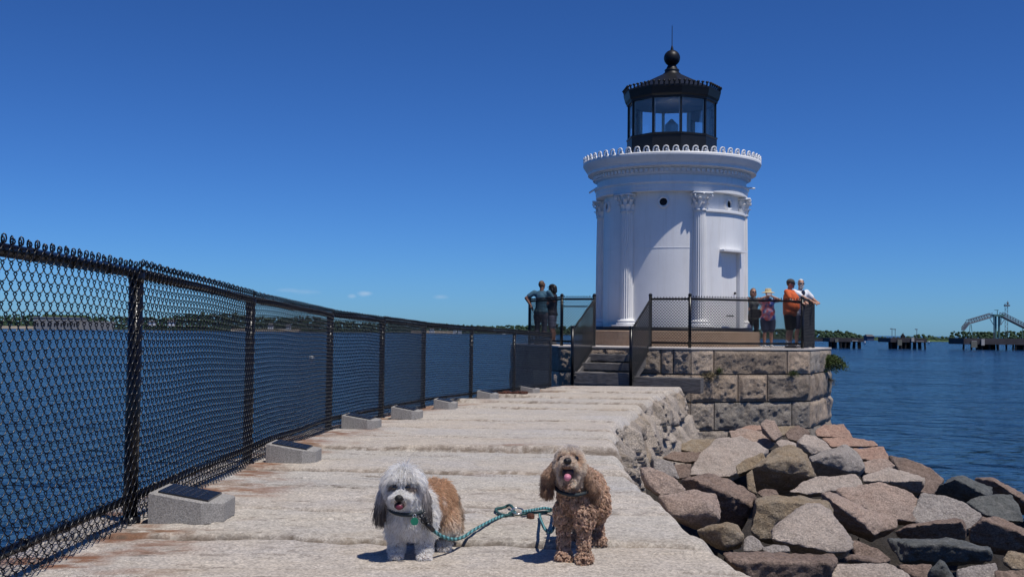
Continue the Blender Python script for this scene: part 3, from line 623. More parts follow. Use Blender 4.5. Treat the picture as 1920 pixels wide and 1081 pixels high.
for (y, x) in FPOST:
    z = fz(y); mb = MB(); mb.tube([(x, y, z-.12), (x+lean.x, y, z+FH-.03)], .034, 14); mb.tube([(x+lean.x, y, z+FH-.05), (x+lean.x, y, z+FH+.0)], .0375, 14)
    mb.tube([(x, y, z-.05), (x, y, z+.035)], .05, 14)
    mb.build('post', M['black'], fence, True)
for i in range(len(FPOST)-1):
    (y0, x0), (y1, x1) = FPOST[i], FPOST[i+1]; z0, z1 = fz(y0), fz(y1)
    ex = Vector((x1-x0, y1-y0, 0)).normalized(); side = Vector((ex.y, -ex.x, 0))
    mb = MB(); mb.tube([(x0, y0, z0+FH), (x1, y1, z1+FH)], .0255, 12); mb.build('top_rail', M['black'], fence, True)
    mb = MB(); mb.tube([(x0, y0, z0+.125), (x1, y1, z1+.125)], .021, 12); mb.build('bottom_rail', M['black'], fence, True)
    near = y0 < 10; per, sides = (4, 4) if near else ((3, 4) if y0 < 13 else (2, 4))
    V, F = fabric((x0, y0, 0), (x1, y1, 0), z0, z1, FH+.012, r=(.0026 if y0 < 5 else .0030) if near else (.0036 if y0 < 13 else .0043), per=per, sides=sides, off=side*.033, lift=.012)
    mesh_obj('chain_mesh', V, F, M['black'], fence, True)
    mb = MB(); nt = int((Vector((x1-x0, y1-y0, 0))).length/.38)
    for k in range(1, nt):                                   # wire ties round the rails
        t = k/nt; c = Vector((x0+(x1-x0)*t, y0+(y1-y0)*t, z0+(z1-z0)*t))
        for hz, rr in ((FH, .0275), (.125, .025)):
            for o in (0, .008): mb.tube([c+ex*o+Vector((0, 0, hz))+(side*math.cos(a*math.pi/4)+Vector((0, 0, 1))*math.sin(a*math.pi/4))*rr for a in range(8)], .0022, 4, True)
    mb.build('wire_tie', M['black'], fence)
# start of the run beyond the frame
# ================================================================== memorial blocks
def memorial(px, py, w, label):
    """wedge of granite with a black plaque on its sloping top; px, py: the near bottom corner at the fence side"""
    c = ground(px, py); y = c.y; z = path_z(c.x+.1, y+.1)+.0
    i = np.searchsorted(FY, y); i = int(np.clip(i, 1, len(FY)-1)); h = math.atan2(FY[i]-FY[i-1], FXs[i]-FXs[i-1])
    ang = h - math.pi/2                     # run of the fence from straight ahead
    ex = Vector((math.cos(ang*.8+.0), math.sin(ang*.8), 0)); ey = Vector((-ex.y, ex.x, 0)); b0 = Vector((c.x, y, z-.006))
    L, Wd, h0, h1 = w, .33, .150, .092
    t = thing('memorial_block', label, 'memorial', (b0.x, b0.y, b0.z), 'memorial blocks along the fence')
    def P(a, b_, k): return b0+ex*a+ey*b_+Vector((0, 0, k))
    pr = [(0, 0), (L-.085, 0), (L, .10), (L, Wd), (0, Wd)]      # plan: the near outer corner is cut off
    def top(a): return h0+(h1-h0)*a/L
    V = [P(a, b_, 0.0) for a, b_ in pr]+[P(a, b_, top(a)-.006) for a, b_ in pr]
    cx, cy = L*.48, Wd*.5
    V += [P(cx+(a-cx)*.965, cy+(b_-cy)*.965, top(cx+(a-cx)*.965)) for a, b_ in pr]
    F = [(4, 3, 2, 1, 0)]+[(k, (k+1) % 5, 5+(k+1) % 5, 5+k) for k in range(5)]+[(5+k, 5+(k+1) % 5, 10+(k+1) % 5, 10+k) for k in range(5)]+[(10, 11, 12, 13, 14)]
    mesh_obj('block', V, F, M['concrete'], t)
    q = [(.035, .035), (L-.075, .035), (L-.045, .10), (L-.045, Wd-.03), (.035, Wd-.03)]
    q = [(.035, .035), (L-.06, .035), (L-.06, Wd-.03), (.035, Wd-.03)]
    V = [P(a, b_, top(a)+.0006) for a, b_ in q]+[P(a, b_, top(a)+.009) for a, b_ in q]
    F = [(0, 3, 2, 1), (4, 5, 6, 7)]+[(k, (k+1) % 4, 4+(k+1) % 4, 4+k) for k in range(4)]
    pl = mesh_obj('plaque', V, F, M['plaque'], t)
    mb = MB()                                                    # cast lettering rows, raised a hair
    rr = random.Random(int(px))
    for row in range(5):
        a = .07+row*(L-.16)/5; b0_ = .06; 
        while b0_ < Wd-.07:
            ln = rr.uniform(.015, .045); mb.add([P(a, b0_, top(a)+.0098), P(a+.012, b0_, top(a+.012)+.0098), P(a+.012, b0_+ln, top(a+.012)+.0098), P(a, b0_+ln, top(a)+.0098)], [(0, 1, 2, 3)]); b0_ += ln+.012
    mb.build('lettering', M['platetext'], pl)
M['platetext'] = plain('plaque_lettering', (.035, .04, .055), .35)
memorial(277, 984, .335, 'granite memorial wedge nearest the camera by the first fence post')
memorial(498, 870, .350, 'granite memorial wedge with rust drips beside the second fence post')
memorial(640, 805, .360, 'granite memorial wedge right after the third fence post')
memorial(733, 787, .335, 'granite memorial wedge between the fourth and fifth fence posts')
memorial(813, 767, .30, 'small pale memorial wedge just past the fifth fence post')
memorial(894, 752, .31, 'small pale memorial wedge beside the sixth fence post')
memorial(972, 739, .37, 'farthest memorial wedge at the foot of the stone platform')
# ================================================================== stone platform (octagon)
PC = Vector((4.55, 32.57, 0)); PR = 4.57; DZ = .575
OV = [PC + Vector((PR*math.cos(R(-91.6+45*k)), PR*math.sin(R(-91.6+45*k)), 0)) for k in range(8)]   # OV[0] is the corner nearest the camera
plat = thing('stone_platform', 'eight sided platform of rough granite blocks carrying the lighthouse', 'platform', (PC.x, PC.y, WZ-.6))
def blockface(a, b_, z0, z1, seed, nx, nz, bulge=.07, tone=0):
    """one rock-faced block in the plane a-b (outward to the right of a->b), z0..z1, with drafted margins and a wandering surface"""
    a, b_ = Vector(a), Vector(b_); L = (b_-a).length; ex = (b_-a)/L; nr = Vector((ex.y, -ex.x, 0))
    g = .009
    s = np.concatenate([[g, g+.004, .035], np.linspace(.05, L-.05, nx), [L-.035, L-g-.004, L-g]]) if L > .2 else np.array([g, L/2, L-g])
    z = np.concatenate([[z0+g, z0+g+.004, z0+.03], np.linspace(z0+.045, z1-.045, nz), [z1-.03, z1-g-.004, z1-g]])
    SS, ZZ = np.meshgrid(s, z); Q = np.stack([SS.ravel()+seed*3.1, ZZ.ravel()*1.0, SS.ravel()*0+seed*1.7], 1)
    ed = np.minimum(np.minimum(SS, L-SS), np.minimum(ZZ-z0, z1-ZZ)).ravel()
    m = np.clip((ed-.03)/.07, 0, 1)
    o = m*(bulge*(.55+.9*fbm(Q, 2.3, 4, seed))+.030*fbm(Q, 7, 4, seed+1)-.012*np.abs(fbm(Q, 4, 3, seed+4))+.020*fbm(Q, 26, 3, seed+2)) + .004*fbm(Q, 40, 2, seed+3)
    o = np.where(ed < g+.001, -.05, o)
    B = np.array(a)[None, :] + SS.ravel()[:, None]*np.array(ex) + o[:, None]*np.array(nr); B[:, 2] = ZZ.ravel()
    n, mm = len(s), len(z); i, j = np.meshgrid(np.arange(mm-1), np.arange(n-1), indexing='ij'); k = (i*n+j).ravel()
    return B, np.stack([k, k+1, k+n+1, k+n], 1)
ZC = [DZ-.045, -.085, -.775, -1.47, -2.9]
splits = {  # faces by their first corner; fractions along the face, per course
    7: [(0, .16, .36, .56, .78, .87, 1), (0, .3, .62, 1), (0, .25, .5, .8, 1), (0, .5, 1)],
    0: [(0, .185, .80, 1), (0, .385, .63, 1), (0, .19, .84, 1), (0, .45, 1)],
    1: [(0, .4, 1), (0, .55, 1), (0, .3, .75, 1), (0, .5, 1)],
    6: [(0, .3, .6, 1), (0, .5, 1), (0, .35, .7, 1), (0, .5, 1)]}
for c in range(4):
    VV = []; FF = []; TT = []; n0 = 0
    for k in range(8):
        a, b_ = OV[k], OV[(k+1) % 8]; sp = splits.get(k, [(0, .3, .65, 1)]*4)[c]
        vis = k in (7, 0, 1, 6)
        for q in range(len(sp)-1):
            p0, p1 = a+(b_-a)*sp[q], a+(b_-a)*sp[q+1]; L = (p1-p0).length
            d = .028 if k in (0, 7) else .05
            nx = max(4, int(L/(d if vis else .3))); nz = max(4, int((ZC[c]-ZC[c+1])/(d if vis else .3)))
            V, F = blockface(p0, p1, ZC[c+1], ZC[c], 100*c+17*k+q, nx, nz, .085 if c else .06)
            VV.append(V); FF.append(F+n0); n0 += len(V); bg_ = random.Random(911*c+37*k+q); tv = bg_.uniform(.68, 1.25); hu = bg_.uniform(-.07, .07); TT.append(np.tile(np.array((tv*(1+hu), tv, tv*(1-hu), 1)), (len(V), 1)))
    o = mesh_obj('block_course', np.concatenate(VV), np.concatenate(FF), M['block'], plat, True); ta = o.data.attributes.new('tone', 'FLOAT_COLOR', 'POINT'); ta.data.foreach_set('color', np.concatenate(TT).ravel())
# core behind the joints, and the deck slab
mb = MB(); core = [PC+(v-PC)*.985 for v in OV]
mb.add([(v.x, v.y, -2.95) for v in core]+[(v.x, v.y, DZ-.05) for v in core], [tuple(range(8))[::-1], tuple(range(8, 16))]+[(k, (k+1) % 8, 8+(k+1) % 8, 8+k) for k in range(8)]); mb.build('core', M['soil'], plat)
mb = MB(); top = [PC+(v-PC)*1.004 for v in OV]
mb.add([(v.x, v.y, DZ-.042) for v in top]+[(v.x, v.y, DZ-.006) for v in top]+[(PC.x+(v.x-PC.x)*.994, PC.y+(v.y-PC.y)*.994, DZ) for v in top],
       [tuple(range(8))[::-1], tuple(range(16, 24))]+[(k, (k+1) % 8, 8+(k+1) % 8, 8+k) for k in range(8)]+[(8+k, 8+(k+1) % 8, 16+(k+1) % 8, 16+k) for k in range(8)])
mb.build('deck', M['deck'], plat)
# ================================================================== lighthouse
TH0 = -98.0                                     # world angle of the side facing the camera
def wa(th): return R(TH0+th)
lh = thing('lighthouse', 'small white round lighthouse with fluted columns and black lantern on top', 'lighthouse', (PC.x, PC.y, DZ))
C0 = Vector((PC.x, PC.y, 0))
Z_PL, Z_W0, Z_EN, Z_LIP = .99, 1.09, 4.76, 5.74
mb = MB(); mb.lathe([(2.52, DZ-.02), (2.52, DZ+.20), (2.515, DZ+.205), (2.515, DZ+.212), (2.52, DZ+.217), (2.52, Z_PL-.02), (2.50, Z_PL), (1.5, Z_PL)], C0, 96); mb.build('plinth', M['plinth'], lh)
mb = MB(); mb.lathe([(2.31, Z_PL-.01), (2.31, Z_W0-.02), (2.28, Z_W0), (1.7, Z_W0)], C0, 96); mb.build('base_band', M['blackpaint'], lh, True)
RW = 1.93
mb = MB(); mb.lathe([(RW, Z_W0-.02), (RW, Z_EN+.1)], C0, 144); wall = mb.build('wall', M['white'], lh, True)
mb = MB()                                        # tiny welts of the iron plates
for th in (): mb.lathe([(RW, Z_W0), (RW+.006, Z_W0+.01), (RW+.006, 3.2), (RW, 3.22)], C0, 2, (wa(th)-.004, wa(th)+.004))
mb.lathe([(RW-.01, 3.235), (RW+.007, 3.238), (RW+.007, 3.255), (RW-.01, 3.258)], C0, 144); mb.build('plate_seam', M['white'], lh)
def arcbox(mb, r0, r1, z0, z1, a0, a1, n=24):
    mb.lathe([(r0, z0), (r1, z0), (r1, z1), (r0, z1), (r0, z0)], C0, n, (wa(a0), wa(a1)))
    for a in (a0, a1):
        c, s = math.cos(wa(a)), math.sin(wa(a)); mb.add([C0+Vector((r*c, r*s, z)) for r, z in ((r0, z0), (r1, z0), (r1, z1), (r0, z1))], [(0, 1, 2, 3)])
# projecting door bay between two columns
DT, DW = 53.5, 12.4
mb = MB(); arcbox(mb, RW-.02, 2.085, Z_W0-.02, 4.22, 26, DT-DW, 10); arcbox(mb, RW-.02, 2.085, Z_W0-.02, 4.22, DT+DW, 80, 10); arcbox(mb, RW-.02, 2.0849, 3.16, 4.2199, DT-DW, DT+DW, 12)
mb.build('door_bay', M['white'], lh, False)
mb = MB(); arcbox(mb, RW-.02, 2.135, 4.222, 4.275, 25.5, 80.5, 32); arcbox(mb, RW-.02, 2.11, 4.277, 4.30, 25.5, 80.5, 32); mb.build('bay_ledge', M['white'], lh)
mb = MB(); arcbox(mb, RW+.0, 2.27, 3.163, 3.215, DT-DW-2, DT+DW+2, 14); mb.build('door_lintel', M['white'], lh)
def tang(th): return Vector((-math.sin(wa(th)), math.cos(wa(th)), 0))
def radial(th): return Vector((math.cos(wa(th)), math.sin(wa(th)), 0))
mb = MB(); ax = (tang(DT), radial(DT), Vector((0, 0, 1))); hw = 1.9*math.sin(R(DW))
mb.box(C0+radial(DT)*1.925+Vector((0, 0, (Z_W0+3.16)/2)), (hw*1.95, .05, 2.06), ax)
for zz, h in ():
    for s in (-1, 1): mb.box(C0+radial(DT)*1.953+tang(DT)*(s*hw*.46)+Vector((0, 0, zz)), (hw*.7, .012, h), ax)
door = mb.build('door', M['white'], lh)
mb = MB(); p = C0+radial(DT)*1.98+tang(DT)*(hw*.72)+Vector((0, 0, 2.05)); mb.sphere(p, .035); mb.tube([p, p-radial(DT)*.03], .015); mb.build('handle', M['blackpaint'], door)
mb = MB(); p = C0+radial(DT-3)*2.10+Vector((0, 0, 1.42)); mb.box(p, (.34, .02, .035), ax); mb.build('boot_scraper', M['blackpaint'], lh)
# portholes
for th in (-66, -6, DT, 114, 174, 234):
    rr = 2.0 if th == DT else RW; pz_ = 4.48 if th != DT else 4.49; ax = (tang(th), Vector((0, 0, 1)), radial(th)); c = C0+radial(th)*(RW if th != DT else RW)+Vector((0, 0, pz_))
    def ring(r0, r1, o0, o1):
        V = []; F = []; n = 24
        for k in range(n):
            a = 2*math.pi*k/n
            for r, o in ((r0, o0), (r0, o1), (r1, o1), (r1, o0)): V.append(c+ax[0]*(r*math.cos(a))+ax[1]*(r*math.sin(a))+ax[2]*o)
        for k in range(n):
            for j in range(4): F.append((k*4+j, ((k+1) % n)*4+j, ((k+1) % n)*4+(j+1) % 4, k*4+(j+1) % 4))
        return V, F
    mb = MB(); mb.add(*ring(.105, .165, -.05, .06)); ph = mb.build('porthole', M['white'], lh, True)
    mb = MB(); n = 24; mb.add([c+ax[0]*(.108*math.cos(2*math.pi*k/n))+ax[1]*(.108*math.sin(2*math.pi*k/n))+ax[2]*.012 for k in range(n)], [tuple(range(n))]); mb.build('glass', M['dark'], ph)
# columns
COLS = [-37, 23, 83, 143, 203, 263]; RCOL = 1.98; NFL = 20
def column(th):
    c = C0+radial(th)*RCOL; z0, z1, z2 = Z_W0, 1.30, 4.25
    t0, t1 = math.degrees(0), 0
    def fl(r, u, z):
        if not (z1+.02 < z < z2-.01): return r
        return r*(1-.17*abs(math.sin(math.pi*u*NFL))**.7)
    prof = [(.205, z1-.02), (.205, z1+.021), (.200, z1+.06), (.198, 2.2), (.190, 3.3), (.178, 4.16), (.174, 4.20), (.176, z2)]
    mb = MB(); mb.lathe(prof, c, NFL*8, rfun=fl, ph=wa(th)); col = mb.build('column', M['white'], lh, True)
    mb = MB(); ax = (tang(th), radial(th), Vector((0, 0, 1)))
    mb.box(c+Vector((0, 0, z0+.025)), (.58, .58, .05), ax)
    mb.lathe([(.275, z0+.05), (.29, z0+.07), (.285, z0+.10), (.25, z0+.105), (.235, z0+.125), (.25, z0+.14), (.262, z0+.155), (.25, z0+.175), (.215, z0+.18), (.205, z1+.002)], c, 40); mb.build('column_base', M['white'], col, True)
    mb = MB(); zc = z2; H = Z_EN-.02-zc
    mb.lathe([(.20, zc), (.205, zc+.02), (.18, zc+.04), (.175, zc+.2), (.20, zc+H*.75), (.235, zc+H*.86)], c, 32)
    mb.box(c+Vector((0, 0, zc+H-.028)), (.54, .54, .052), ax)
    for row, (nl, zb, lh_, out) in enumerate(((8, zc+.03, .17, .085), (8, zc+.08, .26, .115))):
        for k in range(nl):                       # acanthus leaves curling outward
            a = wa(th)+2*math.pi*(k+.5*row)/nl; rd = Vector((math.cos(a), math.sin(a), 0)); tg = Vector((-rd.y, rd.x, 0)); V = []; F = []
            st = ((0, 0, .05), (.45, .012, .062), (.8, .035, .055), (1.0, out*.8, .04), (.96, out, .026), (.88, out*.92, .012))
            for u, o, wd in st:
                q = c+rd*(.182+o)+Vector((0, 0, zb+lh_*u)); V += [q-tg*wd, q+rd*.012, q+tg*wd]
            for i in range(len(st)-1):
                for j in (0, 1): F.append((i*3+j, i*3+j+1, i*3+j+4, i*3+j+3))
            n = len(V); V2 = [v-rd*.014-Vector((0, 0, .006)) for v in V]; F += [tuple(n+i for i in f[::-1]) for f in F[:]]
            mb.add(V+V2, F)
    for sx in (-1, 1):                            # corner volutes
        for sy in (-1, 1):
            d = (ax[0]*sx+ax[1]*sy).normalized(); pts = []; rs = []
            base = c+d*.2+Vector((0, 0, zc+.22)); pts.append(base); rs.append(.014); cc = c+d*.325+Vector((0, 0, zc+H-.115))
            for k in range(14):
                t = math.pi*.95-k*.55; r = .058*(1-k/17); pts.append(cc+d*(r*math.cos(t))+Vector((0, 0, r*math.sin(t)))); rs.append(.018)
            mb.tube(pts, rs, 6)
    for d in (ax[1], -ax[1], ax[0], -ax[0]): mb.sphere(c+d*.25+Vector((0, 0, zc+H-.05)), .035, 8, 6)
    mb.build('capital', M['white'], col, True)
for th in COLS: column(th)
# entablature
E = Z_EN
prof = [(1.9, E), (2.155, E), (2.155, E+.10), (2.165, E+.105), (2.165, E+.21), (2.19, E+.215), (2.205, E+.25), (2.205, E+.268), (2.125, E+.28), (2.12, E+.44), (2.135, E+.455), (2.165, E+.475), (2.185, E+.50), (2.185, E+.62), (2.25, E+.63), (2.26, E+.66), (2.395, E+.665), (2.395, E+.74), (2.41, E+.745), (2.425, E+.775), (2.47, E+.83), (2.515, E+.90), (2.535, E+.935), (2.535, E+.975), (2.50, E+.98), (1.2, E+.98)]
mb = MB(); mb.lathe(prof, C0, 160); mb.build('entablature', M['white'], lh, False)
mb = MB(); nd = 100
for k in range(nd):
    a = 2*math.pi*k/nd; rd = Vector((math.cos(a), math.sin(a), 0)); mb.box(C0+rd*2.215+Vector((0, 0, E+.565)), (.075, .075, .085), (Vector((-rd.y, rd.x, 0)), rd, Vector((0, 0, 1))))
mb.build('dentil_course', M['white'], lh)
mb = MB(); nu = 60                               # wave-scroll cresting round the rim
for k in range(nu):
    a = 2*math.pi*k/nu+.02; rd = Vector((math.cos(a), math.sin(a), 0)); tg = Vector((-rd.y, rd.x, 0)); c = C0+rd*2.50+Vector((0, 0, E+.98)); zz = (Vector((0, 0, 1))+rd*.10)*1.08
    pts = [c+tg*(-.098)+zz*-.01, c+tg*-.093+zz*.06]
    for j in range(15):
        t = math.pi*(1-.02) - j*math.pi*1.62/14; r = .078*(1-.035*j if j > 6 else 1); pts.append(c+tg*(r*math.cos(t)-.012)+zz*(.085+r*math.sin(t)))
    mb.tube(pts, [.024]*2+[.022]*9+[.020, .019, .018, .016, .015, .014], 6)
    mb.tube([c+tg*.052+zz*.07, c+tg*.066+zz*.03, c+tg*.062-zz*.01], .024, 6)
    mb.sphere(c+tg*-.004+zz*.082, .030, 8, 6)
mb.lathe([(2.46, E+.978), (2.46, E+1.01), (2.53, E+1.01), (2.535, E+.978)], C0, 160)
mb.build('cresting', M['white'], lh, True)
# rainwater spouts
for th, zz in ((-82, E+.30), (86, E+.28)):
    p = C0+radial(th)*2.12+Vector((0, 0, zz+.03)); mb = MB(); mb.tube([p, p+radial(th)*.24-Vector((0, 0, .16 if th < 0 else .02))], .026, 8); mb.build('spout', M['white'], lh)
M['ceilwhite'] = plain('lantern_ceiling', (.85, .86, .86), .6, var=.05)
# lantern
ND = 10; PH = wa(-24); G0, G1 = 6.52, 7.50; RG = 1.25
def dec(r, z, k): a = PH+2*math.pi*k/ND; return C0+Vector((r*math.cos(a), r*math.sin(a), z))
lan = []
mb = MB(); mb.lathe([(1.29, E+.97), (1.29, G0-.06), (1.31, G0-.05), (1.31, G0-.01), (1.27, G0), (1.1, G0)], C0, ND, ph=PH); lant = mb.build('lantern', M['blackpaint'], lh)
for k in range(ND):
    mb = MB(); mb.bar(dec(RG, G0-.01, k), dec(RG, G1+.01, k), .05, .05, up=dec(1, 0, k)-C0); mb.build('mullion', M['blackpaint'], lant)
    mb = MB(); mb.bar(dec(RG-.045, G0+.0, k), dec(RG-.045, G1-.01, k), .085, .03, up=dec(1, 0, k)-C0); mb.build('inner_post', M['white'], lant)
def glassmat():
    m, n, l, b = newmat('lantern_glass'); out = n["Material Output"]
    tr = n.new("ShaderNodeBsdfTransparent"); tr.inputs[0].default_value = (.97, .985, .99, 1); gl = n.new("ShaderNodeBsdfGlossy"); gl.inputs['Roughness'].default_value = .03
    fr = n.new("ShaderNodeFresnel"); fr.inputs[0].default_value = 1.5; mx = n.new("ShaderNodeMixShader")
    nz = n.new("ShaderNodeTexNoise"); nz.inputs['Scale'].default_value = 3; tc = n.new("ShaderNodeTexCoord"); l.new(tc.outputs['Object'], nz.inputs['Vector'])
    ad = n.new("ShaderNodeMath"); ad.operation = 'MULTIPLY_ADD'; ad.inputs[1].default_value = .05; l.new(nz.outputs[0], ad.inputs[0]); l.new(fr.outputs[0], ad.inputs[2])
    l.new(ad.outputs[0], mx.inputs[0]); l.new(tr.outputs[0], mx.inputs[1]); l.new(gl.outputs[0], mx.inputs[2]); l.new(mx.outputs[0], out.inputs['Surface']); return m
M['glass'] = glassmat()
for k in range(ND):
    a, b_ = dec(RG-.01, G0, k), dec(RG-.01, G0, k+1); u = Vector((0, 0, G1-G0)); e = (b_-a).normalized()*.024
    mb = MB(); mb.add([a+e, b_-e, b_-e+u, a+e+u], [(0, 1, 2, 3)]); mb.build('window_pane', M['glass'], lant)
mb = MB(); mb.lathe([(1.0, G0), (1.24, G0)], C0, ND, ph=PH); mb.build('sill', M['blackpaint'], lant); mb = MB(); mb.lathe([(1.24, G0-.02), (1.23, E+1.02), (0, E+1.02)], C0, ND, ph=PH); mb.build('bounce_floor', M['ceilwhite'], lant)  # white floor added to bounce light up onto the lantern ceiling
mb = MB(); mb.lathe([(1.245, G1-.005), (.9, G1+.06), (0, G1+.16)], C0, ND, ph=PH); mb.build('ceiling', M['ceilwhite'], lant)
mb = MB(); mb.lathe([(1.20, G1+.0), (1.31, G1), (1.31, G1+.04), (1.35, G1+.10), (1.385, G1+.24), (1.40, G1+.29), (1.40, G1+.33), (1.365, G1+.335), (.32, G1+.86), (.24, G1+.90)], C0, ND, ph=PH); roof = mb.build('roof', M['blackpaint'], lh)
mb = MB()
for k in range(ND):
    a, b_ = dec(1.385, G1+.33, k), dec(1.385, G1+.33, k+1); e = (b_-a); o = ((a+b_)/2-C0); o.z = 0; o.normalize(); up = Vector((0, 0, 1))+o*.25
    for j in range(6):
        c = a+e*((j+.5)/6); mb.tube([c-up*.02, c+up*.07], .026, 6); mb.sphere(c+up*.10, (.048, .048, .032), 8, 6)
mb.build('roof_cresting', M['blackpaint'], roof, True)
q = G1+.88
mb = MB(); mb.lathe([(.25, q-.03), (.25, q+.03), (.215, q+.05), (.20, q+.09), (.215, q+.12), (.20, q+.15), (.165, q+.17), (.15, q+.21), (.13, q+.25), (.12, q+.27)], C0, 32)
mb.sphere(C0+Vector((0, 0, q+.485)), .235, 32, 20); mb.lathe([(.05, q+.70), (.04, q+.76), (.02, q+.84), (.012, q+.86), (.009, q+1.40), (.001, q+1.46)], C0, 10); mb.build('finial', M['blackpaint'], roof, True)
M['lens'] = plain('lamp_lens', (.35, .40, .42), .15, spec=.8); 
mb = MB(); mb.lathe([(.09, E+1.0), (.09, G0+.08), (.17, G0+.10), (.185, G0+.14)], C0, 20); mb.build('lamp_stand', M['ceilwhite'], lant, True)
mb = MB(); mb.lathe([(.185, G0+.14)]+[(.19+.012*(k % 2), G0+.15+.022*k) for k in range(12)]+[(.15, G0+.44), (.04, G0+.56), (.0, G0+.58)], C0, 20); mb.build('lamp', M['lens'], lant, True)
# ================================================================== platform fences
inset = PC
def oct_in(k, ins): v = OV[k % 8]; return PC + (v-PC)*(1-ins/PR)
F7a, F7b = oct_in(7, .24), oct_in(8, .24)        # along the stair face (OV[7] -> OV[0])
F0b, F1b, F6 = oct_in(1, .24), oct_in(2, .24), oct_in(6, .24)
def on7(s): return F7b+(F7a-F7b).normalized()*s  # s metres from the near corner along the stair face
M['black2'] = M['black']
PH_ = 1.22
def platform_fence(name, label, pts, zs=None, hs=1.16, closed_rail=True, mid=False, posts=None):
    t = thing(name, label, 'fence', (pts[0].x, pts[0].y, DZ), 'platform fences')
    for i, p in enumerate(pts):
        mb = MB(); mb.tube([(p.x, p.y, DZ-.12), (p.x, p.y, DZ+1.30)], .041, 12); mb.lathe([(.048, 1.29), (.048, 1.32), (.03, 1.345), (.0, 1.355)], (p.x, p.y, DZ), 12); mb.build('post', M['black'], t, True)
    for i in range(len(pts)-1):
        a, b_ = pts[i], pts[i+1]; ex = (b_-a).normalized(); up = Vector((0, 0, 1)); a2, b2 = a+ex*.03, b_-ex*.03
        mb = MB(); mb.tube([a2+up*(DZ+1.21), b2+up*(DZ+1.21)], .026, 10); mb.build('top_rail', M['black'], t, True)
        mb = MB(); mb.tube([a2+up*(DZ+.115), b2+up*(DZ+.115)], .026, 10); mb.build('bottom_rail', M['black'], t, True)
        sd_ = Vector((ex.y, -ex.x, 0))
        V, F = fabric(a, b_, DZ, DZ, 1.235, r=.0072, per=2, sides=4, off=sd_*.03, lift=.02, D=.078); mesh_obj('chain_mesh', V, F, M['black'], t, True)
    return t
PSL, PSR = on7(2.52), on7(1.02)                   # stair-head posts
platform_fence('chain_link_fence', 'black chain link fence round the right side of the lighthouse platform', [PSR, F7b, F0b, F0b+(F1b-F0b)*.52])
t = platform_fence('chain_link_fence', 'black chain link fence where two people lean left of the lighthouse', [F7a+(F6-F7a)*.76, on7(3.42), PSL])
mb = MB(); a, b_ = on7(3.42), PSL; mb.tube([a+Vector((0, 0, DZ+1.02)), b_+Vector((0, 0, DZ+1.02))], .017, 8); mb.build('gate_bar', M['black'], t, True)
n7 = Vector((F7a-F7b).normalized()); n7 = Vector((-n7.y, n7.x, 0));
if n7.y > 0: n7 = -n7                             # outward from the stair face
# steps and their handrails
zb = fz(26.6)+.10; RUN = 1.55
def handrail(label, top, s):
    bot = Vector((top.x, top.y, 0))+n7*RUN; t = thing('stair_railing', label, 'railing', (bot.x, bot.y, zb), 'stair railings')
    mb = MB(); mb.tube([(bot.x, bot.y, zb-.1), (bot.x, bot.y, zb+1.32)], .041, 12); mb.lathe([(.048, 1.31), (.048, 1.34), (.03, 1.365), (.0, 1.37)], (bot.x, bot.y, zb), 12); mb.build('post', M['black'], t, True)
    up = Vector((0, 0, 1)); T = Vector((top.x, top.y, 0))
    mb = MB(); mb.tube([bot+up*(zb+1.24), T+up*(DZ+1.20)], .026, 10); mb.build('top_rail', M['black'], t, True)
    mb = MB(); mb.tube([bot+up*(zb+.12), T+up*(DZ+.10)], .026, 10); mb.build('bottom_rail', M['black'], t, True)
    mb = MB(); mb.tube([bot+up*(zb+1.20), T+up*(zb+1.20)], .017, 8); mb.build('middle_rail', M['black'], t, True) if s else None
    V, F = fabric(bot, T, zb+.02, DZ+.02, 1.235, r=.0072, per=2, sides=4, off=Vector((n7.y, -n7.x, 0))*(-.03), D=.078); mesh_obj('chain_mesh', V, F, M['black'], t, True)
handrail('sloping chain link handrail on the left of the wooden steps', PSL, True)
handrail('sloping chain link handrail on the right of the wooden steps', PSR, False)
def woodmat():
    m, n, l, b = newmat('weathered_timber'); tc = n.new("ShaderNodeTexCoord"); mp = n.new("ShaderNodeMapping"); mp.inputs['Scale'].default_value = (2, 2, 26); l.new(tc.outputs['Object'], mp.inputs[0])
    q = n.new("ShaderNodeTexNoise"); q.inputs['Scale'].default_value = 2.2; q.inputs['Detail'].default_value = 7; q.inputs['Roughness'].default_value = .65; q.inputs['Distortion'].default_value = .6; l.new(mp.outputs[0], q.inputs['Vector'])
    rp = n.new("ShaderNodeValToRGB"); e = rp.color_ramp.elements; e[0].position = .3; e[0].color = (.035, .032, .032, 1); e[1].position = .68; e[1].color = (.20, .185, .175, 1); l.new(q.outputs[0], rp.inputs[0]); l.new(rp.outputs[0], b.inputs['Base Color']); b.inputs['Roughness'].default_value = .85
    bp = n.new("ShaderNodeBump"); bp.inputs['Strength'].default_value = .7; bp.inputs['Distance'].default_value = .01; l.new(q.outputs[0], bp.inputs['Height']); l.new(bp.outputs[0], b.inputs['Normal']); return m
M['timber'] = woodmat()
e7 = (F7b-F7a).normalized()                        # towards the near corner
st = thing('wooden_steps', 'dark weathered timber steps climbing from the path to the platform', 'steps', (((PSL+PSR)/2+n7*.8).x, ((PSL+PSR)/2+n7*.8).y, zb))
